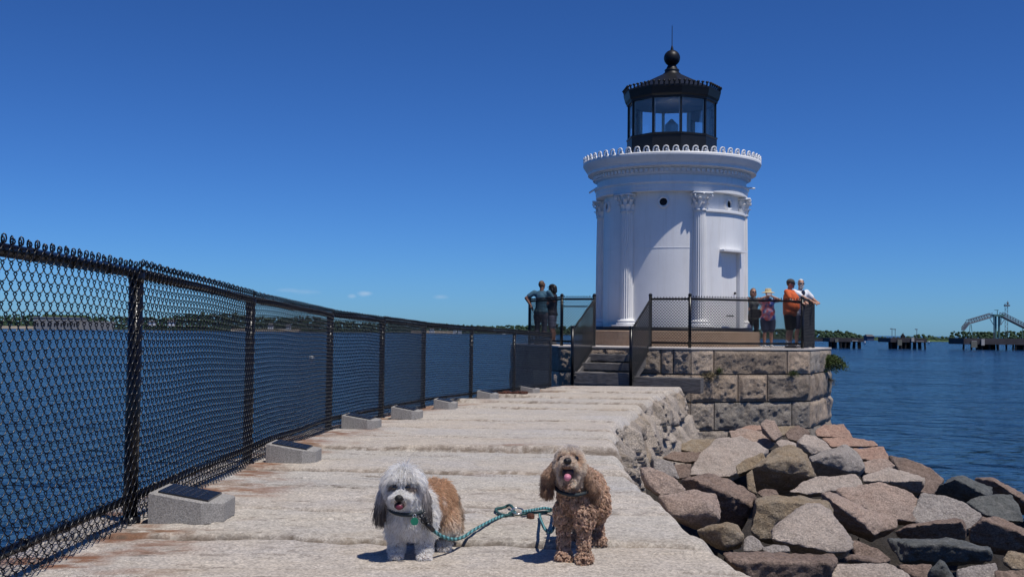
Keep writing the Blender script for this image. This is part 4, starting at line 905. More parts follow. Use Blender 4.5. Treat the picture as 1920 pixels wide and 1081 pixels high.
def beam(mb, c, L, w, h, seed=0):
    """a worn timber with rounded, slightly uneven edges"""
    n = 12; V = []; F = []; g = random.Random(seed)
    sec = [(-1, -.86), (-.92, -1), (.92, -1), (1, -.86), (1, .86), (.92, 1), (-.92, 1), (-1, .86)]
    for i in range(n+1):
        q = c+e7*(L*(i/n-.5)); j = .012
        for a, b_ in sec: V.append(q+n7*(a*w/2+g.uniform(-j, j)*.5)+Vector((0, 0, b_*h/2+g.uniform(-j, j)*.5)))
    for i in range(n):
        for k in range(8): F.append((i*8+k, i*8+(k+1) % 8, (i+1)*8+(k+1) % 8, (i+1)*8+k))
    F += [tuple(range(8))[::-1], tuple(n*8+k for k in range(8))]; mb.add(V, F)
mid7 = (PSL+PSR)/2; wid = (PSL-PSR).length; NS_ = 3; hgt = DZ-zb
for k in range(NS_):
    z = DZ-(.70, .49, .28)[k]+.09; o = RUN*(1-(k+.5)/NS_)*.98+.02
    mb = MB(); c = mid7+n7*(o+.02); beam(mb, Vector((c.x, c.y, z-.09 if k else z-.16)), wid-.06, .34, .18 if k else .31, k); mb.build('step', M['timber'], st)
for s in (-1, 1):
    mb = MB(); a = mid7+e7*(s*(wid/2-.05)); mb.bar((a+n7*(RUN-.1)+Vector((0, 0, zb+.03))), (a+n7*.0+Vector((0, 0, DZ-.22))), .06, .26); mb.build('stringer', M['timber'], st)
bc = PSR+n7*(RUN*.80)+e7*.80
tb = thing('timber_beam', 'heavy weathered timber beam lying right of the wooden steps', 'beam', (bc.x, bc.y, zb-.1))
mb = MB(); beam(mb, Vector((bc.x, bc.y, zb-.02)), 1.72, .30, .36, 9); mb.build('timber', M['timber'], tb)
# ================================================================== boulders
def boulder(mat, label, d, sil, inner=(), u=.12, back=.55, th=.9, rough=1.0, seed=0):
    """a broken granite block: hull of its outline at distance d (far along the top, near along the bottom), its front edges and a hidden back"""
    sil = np.array(sil, float); x0, x1 = sil[:, 0].min(), sil[:, 0].max(); y0, y1 = sil[:, 1].min(), sil[:, 1].max()
    s = math.sqrt((x1-x0)*(y1-y0))*d/FPX; cx, cy = sil[:, 0].mean(), sil[:, 1].mean(); pts = []
    inn = np.array(inner, float) if len(inner) else None
    for (px, py) in sil:
        t = (py-y0)/(y1-y0)                          # 0 top, 1 bottom
        if inn is not None:
            iy = np.interp(px, np.sort(inn[:, 0]), inn[np.argsort(inn[:, 0]), 1])
            if py <= iy+2: dd = d+back*s*min(1, (iy-py+6)/max(8, iy-y0))
            else: dd = d-.22*s+u*s*min(1, (py-iy)/max(6, y1-iy))*2
        else: dd = d+s*(back-(back+.2)*t)
        pts.append(at(px, py, dd))
    if inn is not None:
        for (px, py) in inn: pts.append(at(px, py, d-.25*s))
    for (px, py) in sil: pts.append(at(cx+(px-cx)*.78, cy+(py-cy)*.7+(y1-y0)*.22, d+s*(back+th*.8)))
    for (px, py) in sil: pts.append(at(cx+(px-cx)*.8, max(cy, cy+(py-cy)*.7)+(y1-y0)*.25, d+s*.35))
    bm = bmesh.new(); vs = [bm.verts.new(p) for p in pts]; r = bmesh.ops.convex_hull(bm, input=vs)
    bmesh.ops.delete(bm, geom=[v for v in bm.verts if not v.link_faces], context='VERTS')
    bm.verts.index_update(); mb = MB(); mb.add([v.co[:] for v in bm.verts], [tuple(v.index for v in f.verts) for f in bm.faces]); bm.free()
    V, F = remeshed(mb, min(.06, max(.016, s/34)), 2)
    N = vnormals(V, F); Q = V/s+seed*7.3
    k = fbm(Q, 2.2, 4, 300+seed); chips = -np.clip(fbm(Q, 3.1, 3, 320+seed)-.22, 0, 1)*.16
    D = s*rough*(.040*k + chips*.7 + .028*fbm(Q, 7, 5, 340+seed)*(1) - .030*np.abs(fbm(Q*np.array((1, 1, 2.2)), 5, 3, 360+seed))) + .004*fbm(V, 30, 3, 380+seed)
    ck = np.clip(.030-np.abs(fbm(Q, 1.4, 4, 410+seed)), 0, 1)/.030*np.clip(.3+2*fbm(Q, 1.1, 2, 430+seed), 0, 1); D = D-s*.022*ck
    V = V+N*D[:, None]
    BOXES.append((V[:, 0].mean(), V[:, 1].mean(), np.percentile(V[:, 2], 12)))
    c = V.mean(0); o = mesh_obj('boulder', V, F, M[mat], smooth=True, base=(c[0], c[1], V[:, 2].min()))
    tag(o, label, 'boulder', 'boulders of the breakwater')
BOXES = []
BL = [
 ('rock_pale', 'large pale flat slab below the platform wall, left of the yellowish boulder', 17, [(1385,815),(1341,821),(1344,847),(1296,869),(1290,891),(1353,893),(1370,893),(1378,881),(1392,868),(1404,856),(1441,842),(1420,829)], (), .12),
 ('rock_tan', 'flat orange tan slab lying at the foot of the path side wall', 22, [(1265,840),(1296,823),(1341,821),(1345,843),(1322,850),(1303,848)], (), .1),
 ('rock_brown', 'flat dull brown slab just in front of the orange tan slab', 18, [(1240,858),(1263,845),(1313,846),(1327,853),(1314,864),(1283,866)], (), .1),
 ('rock_brown', 'small dark brown stone in the gap left of the large pale slab', 16, [(1262,868),(1297,868),(1294,894),(1268,897)], (), .1),
 ('rock_grey', 'upright grey stone leaning against the foot of the path', 9.6, [(1221,865),(1232,856),(1256,863),(1264,869),(1276,898),(1258,894),(1228,884)], (), .1),
 ('rock_pink', 'long pinkish slab lying tight along the near path edge', 8.3, [(1198,875),(1214,872),(1232,884),(1260,892),(1288,916),(1282,924),(1238,928)], (), .1),
 ('rock_pink', 'reddish grey boulder touching the path edge, with a dark chipped corner', 7.3, [(1231,929),(1279,919),(1302,914),(1322,917),(1343,923),(1354,955),(1351,972),(1330,990),(1300,984),(1266,968)], [(1304,960),(1323,944),(1342,966)], .12),
 ('rock_brown', 'big brown ridged boulder with a pale sloping top strip', 8.7, [(1275,899),(1312,889),(1332,886),(1375,899),(1416,929),(1410,950),(1394,994),(1352,990),(1310,936)], [(1300,897),(1338,917),(1392,937)], .12),
 ('rock_tan', 'yellow stained square boulder low beside the near path edge', 6.9, [(1303,992),(1327,983),(1349,982),(1369,977),(1384,984),(1396,1002),(1394,1022),(1357,1029),(1324,1012)], [(1357,984),(1356,1022)], .05),
 ('rock_grey', 'small grey stone wedged right of the yellow stained boulder', 6.8, [(1393,1008),(1407,1000),(1420,1006),(1438,1028),(1414,1035),(1393,1032)], (), .1),
 ('rock_grey', 'pale flat stone poking out under the pyramid shaped boulder', 6.7, [(1424,1026),(1450,1018),(1478,1022),(1486,1034),(1440,1038)], (), .1),
 ('rock_tan', 'large brown square block behind the pyramid shaped boulder', 8.4, [(1414,930),(1440,927),(1500,930),(1534,933),(1556,936),(1566,972),(1530,992),(1450,1012),(1421,1010),(1406,994)], [(1416,946),(1450,938),(1505,940),(1550,945)], -.05),
 ('rock_pale', 'pyramid shaped grey pink boulder in the front of the heap', 7.2, [(1443,993),(1470,968),(1492,949),(1515,941),(1538,939),(1556,955),(1580,992),(1602,1014),(1599,1029),(1584,1037),(1562,1036),(1484,1010),(1462,1017),(1446,1008)], [(1482,1003),(1520,1015)], -.1),
 ('rock_brown', 'long dark brown log shaped rock across the bottom of the heap', 5.7, [(1350,1032),(1400,1033),(1480,1035),(1562,1037),(1576,1050),(1562,1068),(1545,1096),(1420,1096),(1366,1054)], [(1375,1049),(1480,1050),(1558,1052)], .02),
 ('rock_pale', 'pale speckled boulder cut off by the bottom edge of the picture', 5.8, [(1552,1080),(1566,1055),(1629,1053),(1648,1057),(1671,1056),(1682,1068),(1704,1074),(1722,1096),(1545,1096)], (), .1),
 ('rock_brown', 'thin dark brown wedge running under the pyramid shaped boulder', 7.4, [(1594,1008),(1622,1018),(1651,1029),(1675,1049),(1660,1056),(1600,1042)], (), .1),
 ('rock_brown', 'thin brown shard on top of the pale bottom boulder', 6.4, [(1581,1043),(1600,1037),(1632,1042),(1664,1052),(1641,1060),(1587,1053)], [(1600,1042),(1640,1052)], .1),
 ('rock_pink', 'long pink slab sloping towards the camera, dark beneath its left edge', 9.2, [(1537,923),(1555,917),(1600,938),(1640,954),(1682,972),(1682,988),(1640,1008),(1622,986),(1584,952),(1556,938)], [(1562,940),(1590,956),(1625,984),(1640,1003)], .3),
 ('rock_pink', 'big smooth pink slab glinting in the sun at the middle of the heap', 10.2, [(1566,918),(1616,908),(1650,902),(1700,917),(1723,934),(1712,960),(1718,978),(1682,974),(1640,957),(1598,941)], (), .1),
 ('rock_pale', 'long pale slab lying below the white boulder with the black face', 11.8, [(1479,921),(1503,902),(1531,893),(1584,887),(1606,886),(1616,903),(1620,914),(1574,918),(1549,917),(1511,926)], (), .1),
 ('rock_grey', 'white grey boulder with a large black shaded face', 14, [(1516,856),(1560,840),(1585,830),(1593,833),(1618,859),(1622,877),(1612,886),(1591,888),(1531,894)], [(1521,864),(1546,855),(1571,849),(1588,868),(1592,884)], .3),
 ('rock_pale', 'white pink boulder behind the one with the black face', 17.5, [(1493,826),(1509,813),(1523,815),(1545,824),(1561,841),(1524,852),(1515,858),(1493,844)], [(1497,829),(1512,834),(1523,852)], .3),
 ('rock_tan', 'big yellowish boulder with a dark hollow front in the middle of the heap', 12.6, [(1411,877),(1431,852),(1455,838),(1478,830),(1496,839),(1514,850),(1523,870),(1531,892),(1490,920),(1430,924),(1412,912)], [(1434,867),(1450,884),(1480,861),(1512,863),(1519,893)], .28),
 ('rock_tan', 'brown slab propped like an arm left of the yellowish boulder', 12.9, [(1378,873),(1394,861),(1431,847),(1438,862),(1412,878),(1383,889)], (), .1),
 ('rock_tan', 'narrow tan prop stone under the brown arm like slab', 12.2, [(1399,887),(1411,877),(1420,926),(1401,918)], (), .1),
 ('rock_brown', 'dark stone in the shadow under the yellowish boulder', 11.4, [(1418,922),(1434,914),(1456,916),(1462,928),(1430,932)], (), .1),
 ('rock_pink', 'long pinkish rock leaning below the third wall course', 22.5, [(1366,806),(1385,803),(1435,808),(1454,833),(1440,841),(1414,826),(1370,818)], (), .1),
 ('rock_red', 'thin reddish slab against the base of the platform wall', 25, [(1384,803),(1400,797),(1425,795),(1431,806),(1405,808)], (), .1),
 ('rock_pink', 'upright pink stone tilted against the platform wall', 22, [(1425,793),(1437,785),(1453,786),(1467,816),(1452,826),(1436,808)], (), .1),
 ('rock_tan', 'flat tan stone behind the upright pink stone', 25.5, [(1455,798),(1492,797),(1496,808),(1464,817)], (), .1),
 ('rock_brown', 'rounded dark brown stone at the foot of the platform corner', 23, [(1471,812),(1482,802),(1496,796),(1511,802),(1522,813),(1496,828),(1477,822)], (), .1),
 ('rock_pale', 'little pale stone behind the top of the yellowish boulder', 18.5, [(1454,829),(1462,822),(1478,824),(1494,830),(1494,840),(1460,836)], (), .1),
 ('rock_red', 'reddish slab at the right foot of the platform by the water', 27, [(1528,806),(1545,794),(1581,794),(1592,806),(1600,821),(1559,819),(1531,817)], (), .1),
 ('rock_red', 'low reddish slab stepping down towards the water', 24, [(1540,821),(1570,818),(1600,820),(1641,826),(1647,836),(1598,836),(1559,837)], (), .1),
 ('rock_red', 'ochre red slab at the water edge right of the white boulder', 19, [(1593,841),(1620,838),(1657,836),(1669,860),(1640,864),(1615,860)], (), .1),
 ('rock_pink', 'sandy pink slab wedged right of the boulder with the black face', 14.6, [(1617,866),(1648,857),(1664,859),(1680,872),(1650,888),(1621,887)], (), .1),
 ('rock_pale', 'broad pale slab jutting right with a shadowed broken end', 12.9, [(1617,890),(1667,875),(1700,884),(1735,893),(1735,910),(1724,926),(1682,908),(1617,901)], [(1685,902),(1732,899)], .1),
 ('rock_brown', 'dark red brown boulder at the waterline, wet and smooth', 17.5, [(1665,852),(1700,857),(1745,875),(1772,897),(1756,926),(1728,924),(1694,890)], (), .1),
 ('rock_dark', 'black boulder with one flat grey green lit face near the water', 12.4, [(1750,924),(1760,909),(1784,893),(1803,890),(1862,912),(1863,931),(1812,942),(1788,934)], [(1793,896),(1852,930)], .35),
 ('rock_brown', 'brown boulder rising behind the black one at the right edge', 14.4, [(1826,895),(1862,893),(1880,903),(1897,919),(1924,934),(1950,942),(1950,965),(1862,934)], [(1865,901),(1892,922),(1930,944)], .3),
 ('rock_dark', 'banded dark grey boulder below the black one', 11, [(1810,940),(1829,928),(1862,929),(1896,925),(1908,938),(1920,978),(1874,976),(1838,958)], (), .1),
 ('rock_grey', 'large rounded grey brown boulder right of the smooth pink slab', 10.1, [(1709,958),(1727,922),(1781,931),(1810,940),(1843,963),(1838,975),(1814,994),(1760,980),(1716,980)], (), .05),
 ('rock_brown', 'long brown ridge of rock running out of the right edge', 9.2, [(1814,992),(1838,968),(1864,966),(1920,991),(1960,1004),(1960,1046),(1893,1032),(1816,1016)], [(1842,972),(1880,984),(1940,1010)], .12),
 ('rock_brown', 'dark overhanging slab below the smooth pink slab', 9.0, [(1677,996),(1708,980),(1760,974),(1795,970),(1806,973),(1815,995),(1812,1012),(1783,1010),(1683,1008)], [(1700,986),(1760,979),(1804,977)], .22),
 ('rock_dark', 'long dark grey green layered rock near the bottom right', 7.6, [(1660,1008),(1690,1005),(1723,1013),(1770,1007),(1827,1017),(1858,1023),(1863,1040),(1859,1051),(1790,1050),(1688,1056)], [(1712,1020),(1770,1016),(1856,1029)], .05),
 ('rock_tan', 'grey tan boulder with a dark underside at the right edge', 6.6, [(1877,1048),(1891,1028),(1922,1036),(1950,1044),(1950,1072),(1902,1068)], (), .1),
 ('rock_grey', 'grey brown rock at the bottom, between a dark wedge and the right edge', 6.0, [(1793,1066),(1818,1057),(1868,1051),(1872,1070),(1866,1096),(1790,1096)], (), .1),
 ('rock_dark', 'dark wedge with one pale sunlit edge at the bottom of the heap', 6.2, [(1740,1068),(1762,1046),(1772,1052),(1800,1096),(1734,1096)], [(1764,1050),(1786,1090)], .1),
 ('rock_brown', 'dark flat rock between the pale bottom boulder and the dark wedge', 6.5, [(1682,1056),(1749,1054),(1746,1068),(1740,1090),(1712,1078)], (), .1),
 ('rock_brown', 'dark low rock in the bottom right corner of the heap', 5.9, [(1864,1068),(1900,1064),(1950,1066),(1950,1100),(1862,1100)], (), .1),
]
for i, (mat, lab, d, sil, inn, u) in enumerate(BL): boulder(mat, lab, d, sil, inn, u, seed=i)
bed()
# ================================================================== people
def cloth(name, col, rough=.85, var=.15, sc=9): M[name] = plain(name, col, rough, var=var, scale=sc, bump=.5, bscale=22, spec=.2)
M['skin'] = plain('skin', (.42, .22, .15), .55, var=.08, scale=12); M['skin_shaded'] = plain('shaded_skin', (.17, .08, .055), .55, var=.08, scale=12)  # second skin is a darker copy, backlit shade painted into its colour
cloth('tee_orange', (.62, .13, .045)); cloth('shorts_black', (.014, .014, .018)); cloth('tee_white', (.72, .73, .76)); cloth('navy', (.022, .030, .07)); cloth('top_grey', (.10, .105, .10)); cloth('pants_black', (.012, .012, .014))
cloth('tee_blue', (.05, .115, .165)); cloth('shorts_grey', (.05, .055, .085)); cloth('cap_grey', (.075, .07, .065)); cloth('cap_black', (.012, .012, .014)); cloth('straw', (.52, .42, .24), .9, .2, 40); cloth('sock_white', (.75, .75, .75)); cloth('shoe_grey', (.16, .15, .15)); cloth('shoe_white', (.6, .58, .58)); cloth('shorts_pale', (.12, .13, .19)); cloth('dark_top', (.02, .02, .03))  # tee_blue is darkened, the backlit shade on the couple put into the cloth
M['hair_brown'] = plain('brown_hair', (.11, .06, .035), .6, var=.4, scale=30); M['hair_white'] = plain('white_hair', (.62, .60, .57), .6, var=.2, scale=30); M['hair_blond'] = plain('dark_blond_hair', (.22, .14, .08), .6, var=.4, scale=30); M['hair_black'] = plain('black_hair', (.012, .010, .010), .5, var=.3, scale=30)
M['lensdark'] = plain('sunglass_lens', (.01, .01, .012), .12, spec=.8); M['lensblue'] = plain('mirror_lens', (.04, .10, .14), .1, spec=.9); M['eyedark'] = plain('eye_dark', (.01, .007, .006), .15, spec=.7); M['lip'] = plain('lip', (.30, .11, .085), .5)
def flagtee():
    m, n, l, b = newmat('flag_print_tee'); tc = n.new("ShaderNodeTexCoord"); q = n.new("ShaderNodeTexNoise"); q.inputs['Scale'].default_value = 5.5; q.inputs['Detail'].default_value = 3; q.inputs['Distortion'].default_value = 1.5; l.new(tc.outputs['Object'], q.inputs['Vector'])
    rp = n.new("ShaderNodeValToRGB"); rp.color_ramp.interpolation = 'CONSTANT'; e = rp.color_ramp.elements; e[0].position = 0; e[0].color = (.025, .05, .28, 1); e[1].position = .43; e[1].color = (.05, .12, .45, 1)
    for p, c in ((.48, (.6, .6, .66, 1)), (.505, (.60, .05, .06, 1)), (.57, (.70, .30, .32, 1)), (.62, (.03, .04, .2, 1))): k = e.new(p); k.color = c
    l.new(q.outputs[0], rp.inputs[0]); l.new(rp.outputs[0], b.inputs['Base Color']); b.inputs['Roughness'].default_value = .85; return m
M['tee_flag'] = flagtee()
def V3(*a): return Vector(a)
def ik(a, b_, l1, l2, hint):
    """elbow or knee between a and b_; the bend goes towards hint"""
    a, b_ = Vector(a), Vector(b_); d = b_-a; L = min(d.length, (l1+l2)*.999); t = d.normalized(); b_ = a+t*L
    k = (l1*l1-l2*l2+L*L)/(2*L); h = math.sqrt(max(0, l1*l1-k*k)); hv = Vector(hint); hv = (hv-t*hv.dot(t)).normalized(); return a+t*k+hv*h, b_
def person(label, px, d, face, height, handL, handR, skin, shirt, legs, sleeve='short', hat=None, hair='hair_brown', hairlen=0, glasses=None, shoes='shoe_grey', sock=None, belly=0.0, wide=1.0, lean=0.0, headturn=0.0, beard=False, extra=None, fem=False, legkind='shorts', grip=(0, -1, 0), headtilt=0.0):
    """local frame: faces -y, +x is the person's left; feet at z 0; sizes for 1.75 m"""
    X = at(px, 600, d).x; base = V3(X, d, DZ); k = height/1.75; Mx = Matrix.Translation(base) @ Matrix.Rotation(R(face), 4, 'Z') @ Matrix.Scale(k, 4)
    t = thing('person', label, 'person', base)
    def W_(mb): mb.v = [tuple(Mx @ Vector(v)) for v in mb.v]; return mb
    sh = .185*wide if not fem else .165*wide; hipw = .095*wide
    Lh = V3(0, lean, 0)                                       # upper body offset when leaning
    shl, shr = V3(sh, .01, 1.425)+Lh, V3(-sh, .01, 1.425)+Lh
    hl, hr = V3(hipw, 0, .90), V3(-hipw, 0, .90); al, ar = V3(.105, .03, .085), V3(-.105, .02, .085)
    kl, kr = V3(.10, -.015, .49), V3(-.10, -.02, .49)
    eL, wL = ik(shl, handL, .285, .255, (1, .6, -.6)); eR, wR = ik(shr, handR, .285, .255, (-1, .6, -.6))
    ht = Matrix.Rotation(R(headturn), 3, 'Z') @ Matrix.Rotation(R(headtilt), 3, 'X'); neck = V3(0, .015, 1.49)+Lh; hc = V3(0, -.02, 1.635)+Lh
    b = MB()
    b.chain([V3(0, 0, .93), V3(0, -.005, 1.1)+Lh*.4, V3(0, 0, 1.3)+Lh*.8], [.125*wide, .118*wide, .13*wide]); b.sphere(V3(0, .0, 1.36)+Lh, (sh*.98, .105, .12)); b.sphere(V3(0, .005, .92), (.165*wide, .115*wide, .13))
    if belly: b.sphere(V3(0, -.07, 1.08)+Lh*.4, (.15*wide, .09+belly, .16))
    if fem: b.sphere(V3(.075, -.085, 1.28)+Lh, (.075, .07, .08)); b.sphere(V3(-.075, -.085, 1.28)+Lh, (.075, .07, .08))
    b.capsule(V3(0, .02, 1.40)+Lh, neck+ht@V3(0, -.015, .07), .062, .054)
    for s_, e_, w_, tw in ((shl, eL, wL, 1), (shr, eR, wR, -1)):
        b.chain([s_, e_, w_], [.056, .043, .030])
        fd = (w_-e_).normalized(); g = (Mx.to_3x3().inverted() @ Vector(grip)).normalized() if False else Vector(grip); sd2 = fd.cross(g)
        if sd2.length < .2: sd2 = fd.cross(V3(1, 0, 0))
        sd2.normalize(); dn = sd2.cross(fd).normalized()
        pc = w_+fd*.05; b.capsule(w_, w_+fd*.075, .027, .032); b.capsule(pc-sd2*.022, pc+sd2*.022, .024, .024)
        for j, ln in enumerate((.068, .080, .074, .056)):   # four fingers curling towards the grip, and a thumb
            o = w_+fd*.085+sd2*(.030-.020*j)*tw; m1 = o+fd*ln*.5+dn*ln*.10; m2 = m1+fd*ln*.28+dn*ln*.40
            b.chain([o, m1, m2], [.0115, .0105, .0095], 8)
        o = w_+fd*.03+sd2*.033*tw; b.chain([o, o+fd*.03+sd2*.022*tw+dn*.012, o+fd*.058+sd2*.026*tw+dn*.03], [.014, .012, .0105], 8)
    for h_, k_, a_ in ((hl, kl, al), (hr, kr, ar)):
        b.chain([h_, k_], [.088*wide, .056]); b.chain([k_, k_*.62+a_*.38+V3(0, .02, 0), a_], [.054, .056, .036]); b.capsule(a_+V3(0, .02, -.045), a_+V3(0, -.13, -.055), .034, .027)
    def hp(x, y, z): return hc + ht@V3(x, y, z)
    b.sphere(hc, (.074, .094, .108), 20, 14, ht); b.sphere(hp(0, -.03, -.06), (.056, .062, .062), 16, 10, ht); b.capsule(hp(0, -.088, .012), hp(0, -.108, -.022), .010, .016, 8)   # skull, jaw, nose
    b.capsule(hp(-.035, -.082, .028), hp(.035, -.082, .028), .013, .013, 8); b.sphere(hp(0, -.072, -.098), (.022, .02, .016), 10, 8, ht)   # brow, chin
    for s in (-1, 1): b.sphere(hp(.076*s, .004, -.005), (.012, .022, .032), 10, 8, ht)
    V, F = remeshed(W_(b), .0095*k, 2); mesh_obj('body', V, F, M[skin], t, True)
    mb = MB(); [mb.sphere(hp(.031*s, -.083, .004), (.012, .008, .009), 10, 6, ht) for s in (-1, 1)]
    W_(mb).build('eyes', M['eyedark'], t, True)
    mb = MB(); mb.sphere(hp(0, -.093, -.057), (.024, .008, .008), 10, 6, ht); W_(mb).build('mouth', M['lip'], t, True)
    # shirt
    c = MB(); c.chain([V3(0, -.005, .90), V3(0, -.01, 1.1)+Lh*.4, V3(0, 0, 1.30)+Lh*.8], [.150*wide, .142*wide+belly*.3, .145*wide]); c.sphere(V3(0, 0, 1.365)+Lh, (sh*1.06, .125, .125)); c.sphere(V3(0, .0, .90), (.198*wide, .15*wide, .12))
    if belly: c.sphere(V3(0, -.07, 1.06)+Lh*.4, (.175*wide, .115+belly, .185))
    if fem: c.sphere(V3(.075, -.09, 1.28)+Lh, (.09, .08, .095)); c.sphere(V3(-.075, -.09, 1.28)+Lh, (.09, .08, .095))
    for s_, e_ in ((shl, eL), (shr, eR)):
        if sleeve == 'short': c.capsule(s_, s_*.35+e_*.65, .074, .068)
        elif sleeve == 'long': pass
    V, F = remeshed(W_(c), .016*k, 3); N = vnormals(V, F); Q = (V-np.array(base)); V = V+N*(.009*fbm(Q*np.array((1, 1, .55)), 9, 3, int(px))[:, None]); hem = base.z+.81*k; V[:, 2] = np.maximum(V[:, 2], hem+.012*fbm(V, 7, 2, 5)); so = mesh_obj('shirt', V, F, M[shirt], t, True)
    # legs wear
    c = MB(); c.sphere(V3(0, .005, .83), (.170*wide, .122*wide, .10))
    for h_, k_, a_ in ((hl, kl, al), (hr, kr, ar)):
        if legkind == 'shorts': c.capsule(h_*.72+k_*.28, h_*.14+k_*.86, .106*wide, .092*wide)
        elif legkind == 'skort': c.capsule(h_, h_*.25+k_*.75, .125*wide, .125*wide)
        else: c.chain([h_*.72+k_*.28, k_, a_+V3(0, 0, .06)], [.102*wide, .074, .06])
    V, F = remeshed(W_(c), .016*k, 3); V = V+vnormals(V, F)*(.007*fbm(V-np.array(base), 10, 3, 3)[:, None]); mesh_obj('trousers' if legkind == 'trousers' else 'shorts', V, F, M[legs], t, True)
    for a_ in (al, ar):
        c = MB(); c.capsule(a_+V3(0, .03, -.035), a_+V3(0, -.14, -.048), .045, .038); c.box(a_+V3(0, -.055, -.077), (.09, .27, .016)); W_(c).build('shoe', M[shoes], t, True)
        if sock: c = MB(); c.capsule(a_+V3(0, .012, -.02), a_+V3(0, .008, .09), .047, .05); W_(c).build('sock', M[sock], t, True)
    # hair and hat
    if hair:
        c = MB(); c.sphere(hp(0, .014, .022), (.083, .096, .103), 18, 12, ht)
        if hairlen: c.chain([hp(0, .06, .02), hp(0, .075, -.08), hp(0, .06, -.08-hairlen)], [.085, .08, .055]); [c.chain([hp(.065*s, .01, .03), hp(.078*s, .02, -.06), hp(.07*s, .01, -.06-hairlen)], [.03, .032, .022]) for s in (-1, 1)]
        V, F = remeshed(W_(c), .010*k, 1); inv = np.array((Mx.inverted())); L_ = V@inv[:3, :3].T+inv[:3, 3]; q = (L_-np.array(hc))@np.array(ht)
        face = (q[:, 1] < -.028+.35*np.maximum(0, q[:, 2]-.03))&(q[:, 2] < .085)&(np.abs(q[:, 0]) < .07)   # open the face
        keep = ~face[F].any(1); V = V+vnormals(V, F)*(.005*fbm(V*1.0, 40, 3, 9)[:, None]); mesh_obj('hair', V, F[keep], M[hair], t, True)
    if hat == 'cap' or hat == 'cap_black':
        c = MB(); c.sphere(hp(0, .004, .045), (.092, .108, .085), 18, 12, ht); W_(c)
        V = np.array(c.v); inv = np.array(Mx.inverted()); q = ((V@inv[:3, :3].T+inv[:3, 3])-np.array(hc))@np.array(ht); z = np.maximum(q[:, 2], .028); q2 = q.copy(); q2[:, 2] = z
        L2 = q2@np.array(ht).T+np.array(hc); mx = np.array(Mx); V = L2@mx[:3, :3].T+mx[:3, 3]
        c.v = [tuple(v) for v in V]
        c2 = MB(); n = 10; pts = []
        for i in range(n+1):
            a = math.pi*i/n; pts.append(hp(.076*math.cos(a), -.07-.085*math.sin(a), .040-.012*math.sin(a)))
        c2.add(pts+[p-ht@V3(0, 0, .008) for p in pts], [tuple(range(n+1)), tuple(range(n+1, 2*n+2))[::-1]]+[(i, n+1+i, n+2+i, i+1) for i in range(n)]+[(n, 2*n+1, n+1, 0)]); W_(c2); c.add(c2.v, c2.f)
        c.build('cap', M['cap_grey' if hat == 'cap' else 'cap_black'], t, True)
    if hat == 'straw':
        c = MB(); c.lathe([(.205, .018), (.19, .030), (.105, .052), (.098, .065), (.094, .13), (.075, .150), (0, .155)], (0, 0, 0), 28); c.lathe([(.206, .016), (.19, .024), (.103, .044)], (0, 0, 0), 28)
        c.v = [tuple(hp(*v)) for v in c.v]; W_(c).build('straw_hat', M['straw'], t, True)
    if glasses:
        c = MB(); [c.sphere(hp(.033*s, -.094, .006), (.029, .011, .020), 12, 8, ht) for s in (-1, 1)]; c.tube([hp(-.02, -.10, .012), hp(.02, -.10, .012)], .004, 6)
        for s in (-1, 1): c.tube([hp(.058*s, -.088, .012), hp(.078*s, -.03, .010), hp(.078*s, .01, .008)], .004, 6)
        W_(c).build('sunglasses', M[glasses], t, True)
    if beard:
        c = MB(); c.sphere(hp(0, -.058, -.085), (.052, .046, .045), 14, 10, ht); c.capsule(hp(-.035, -.092, -.044), hp(.035, -.092, -.044), .014, .014, 8); V, F = remeshed(W_(c), .008*k, 1); mesh_obj('beard', V+vnormals(V, F)*(.004*fbm(V, 60, 2, 4)[:, None]), F, M['hair_white'], t, True)
    if extra: extra(t, Mx, W_, dict(wL=wL, wR=wR, hc=hc, Lh=Lh))
    return t, Mx, dict(wL=wL, wR=wR, hc=hc, hp=hp)
def bag(t, Mx, W_, q):
    s = thing('shoulder_bag', 'black shoulder bag hanging in front of the woman in the grey top', 'bag', Mx @ V3(.06, -.17, .88))
    c = MB(); c.box(V3(.05, -.19, .98), (.34, .12, .26)); c.box(V3(.05, -.255, 1.03), (.30, .012, .13)); W_(c).build('pouch', M['pants_black'], s)
    c = MB(); c.tube([V3(.21, -.18, 1.1), V3(.12, -.15, 1.25), V3(-.06, -.10, 1.44), V3(-.14, .0, 1.48), V3(-.10, .13, 1.38), V3(.1, .16, 1.15), V3(.21, -.05, 1.05)], .012, 6); W_(c).build('strap', M['pants_black'], s)
person('woman in a sleeveless grey top and black trousers wearing sunglasses', 1412, 33.35, 8, 1.70, (.16, -.30, 1.13), (-.30, -.28, 1.15), 'skin', 'top_grey', 'pants_black', sleeve='none', hair='hair_blond', hairlen=.06, glasses='lensdark', fem=True, legkind='trousers', extra=bag, grip=(0, -.3, -1))
def phone(t, Mx, W_, q):
    p = V3(.0, -.30, 1.60); s = thing('phone', 'white phone held up to the face by the woman in the straw hat', 'phone', Mx @ p)
    c = MB(); c.box(p, (.15, .012, .075)); o = W_(c).build('case', M['shoe_white'], s); c = MB(); c.box(p+V3(.05, -.008, .018), (.022, .006, .022)); W_(c).build('lens', M['lensdark'], s)
person('woman in a straw hat and red, white and blue tee taking a photo', 1440, 31.7, -4, 1.60, (.075, -.25, 1.54), (-.075, -.25, 1.54), 'skin', 'tee_flag', 'navy', hat='straw', hair='hair_blond', glasses='lensdark', fem=True, wide=1.25, belly=.04, legkind='shorts', shoes='shoe_white', extra=phone, grip=(0, 0, -1))
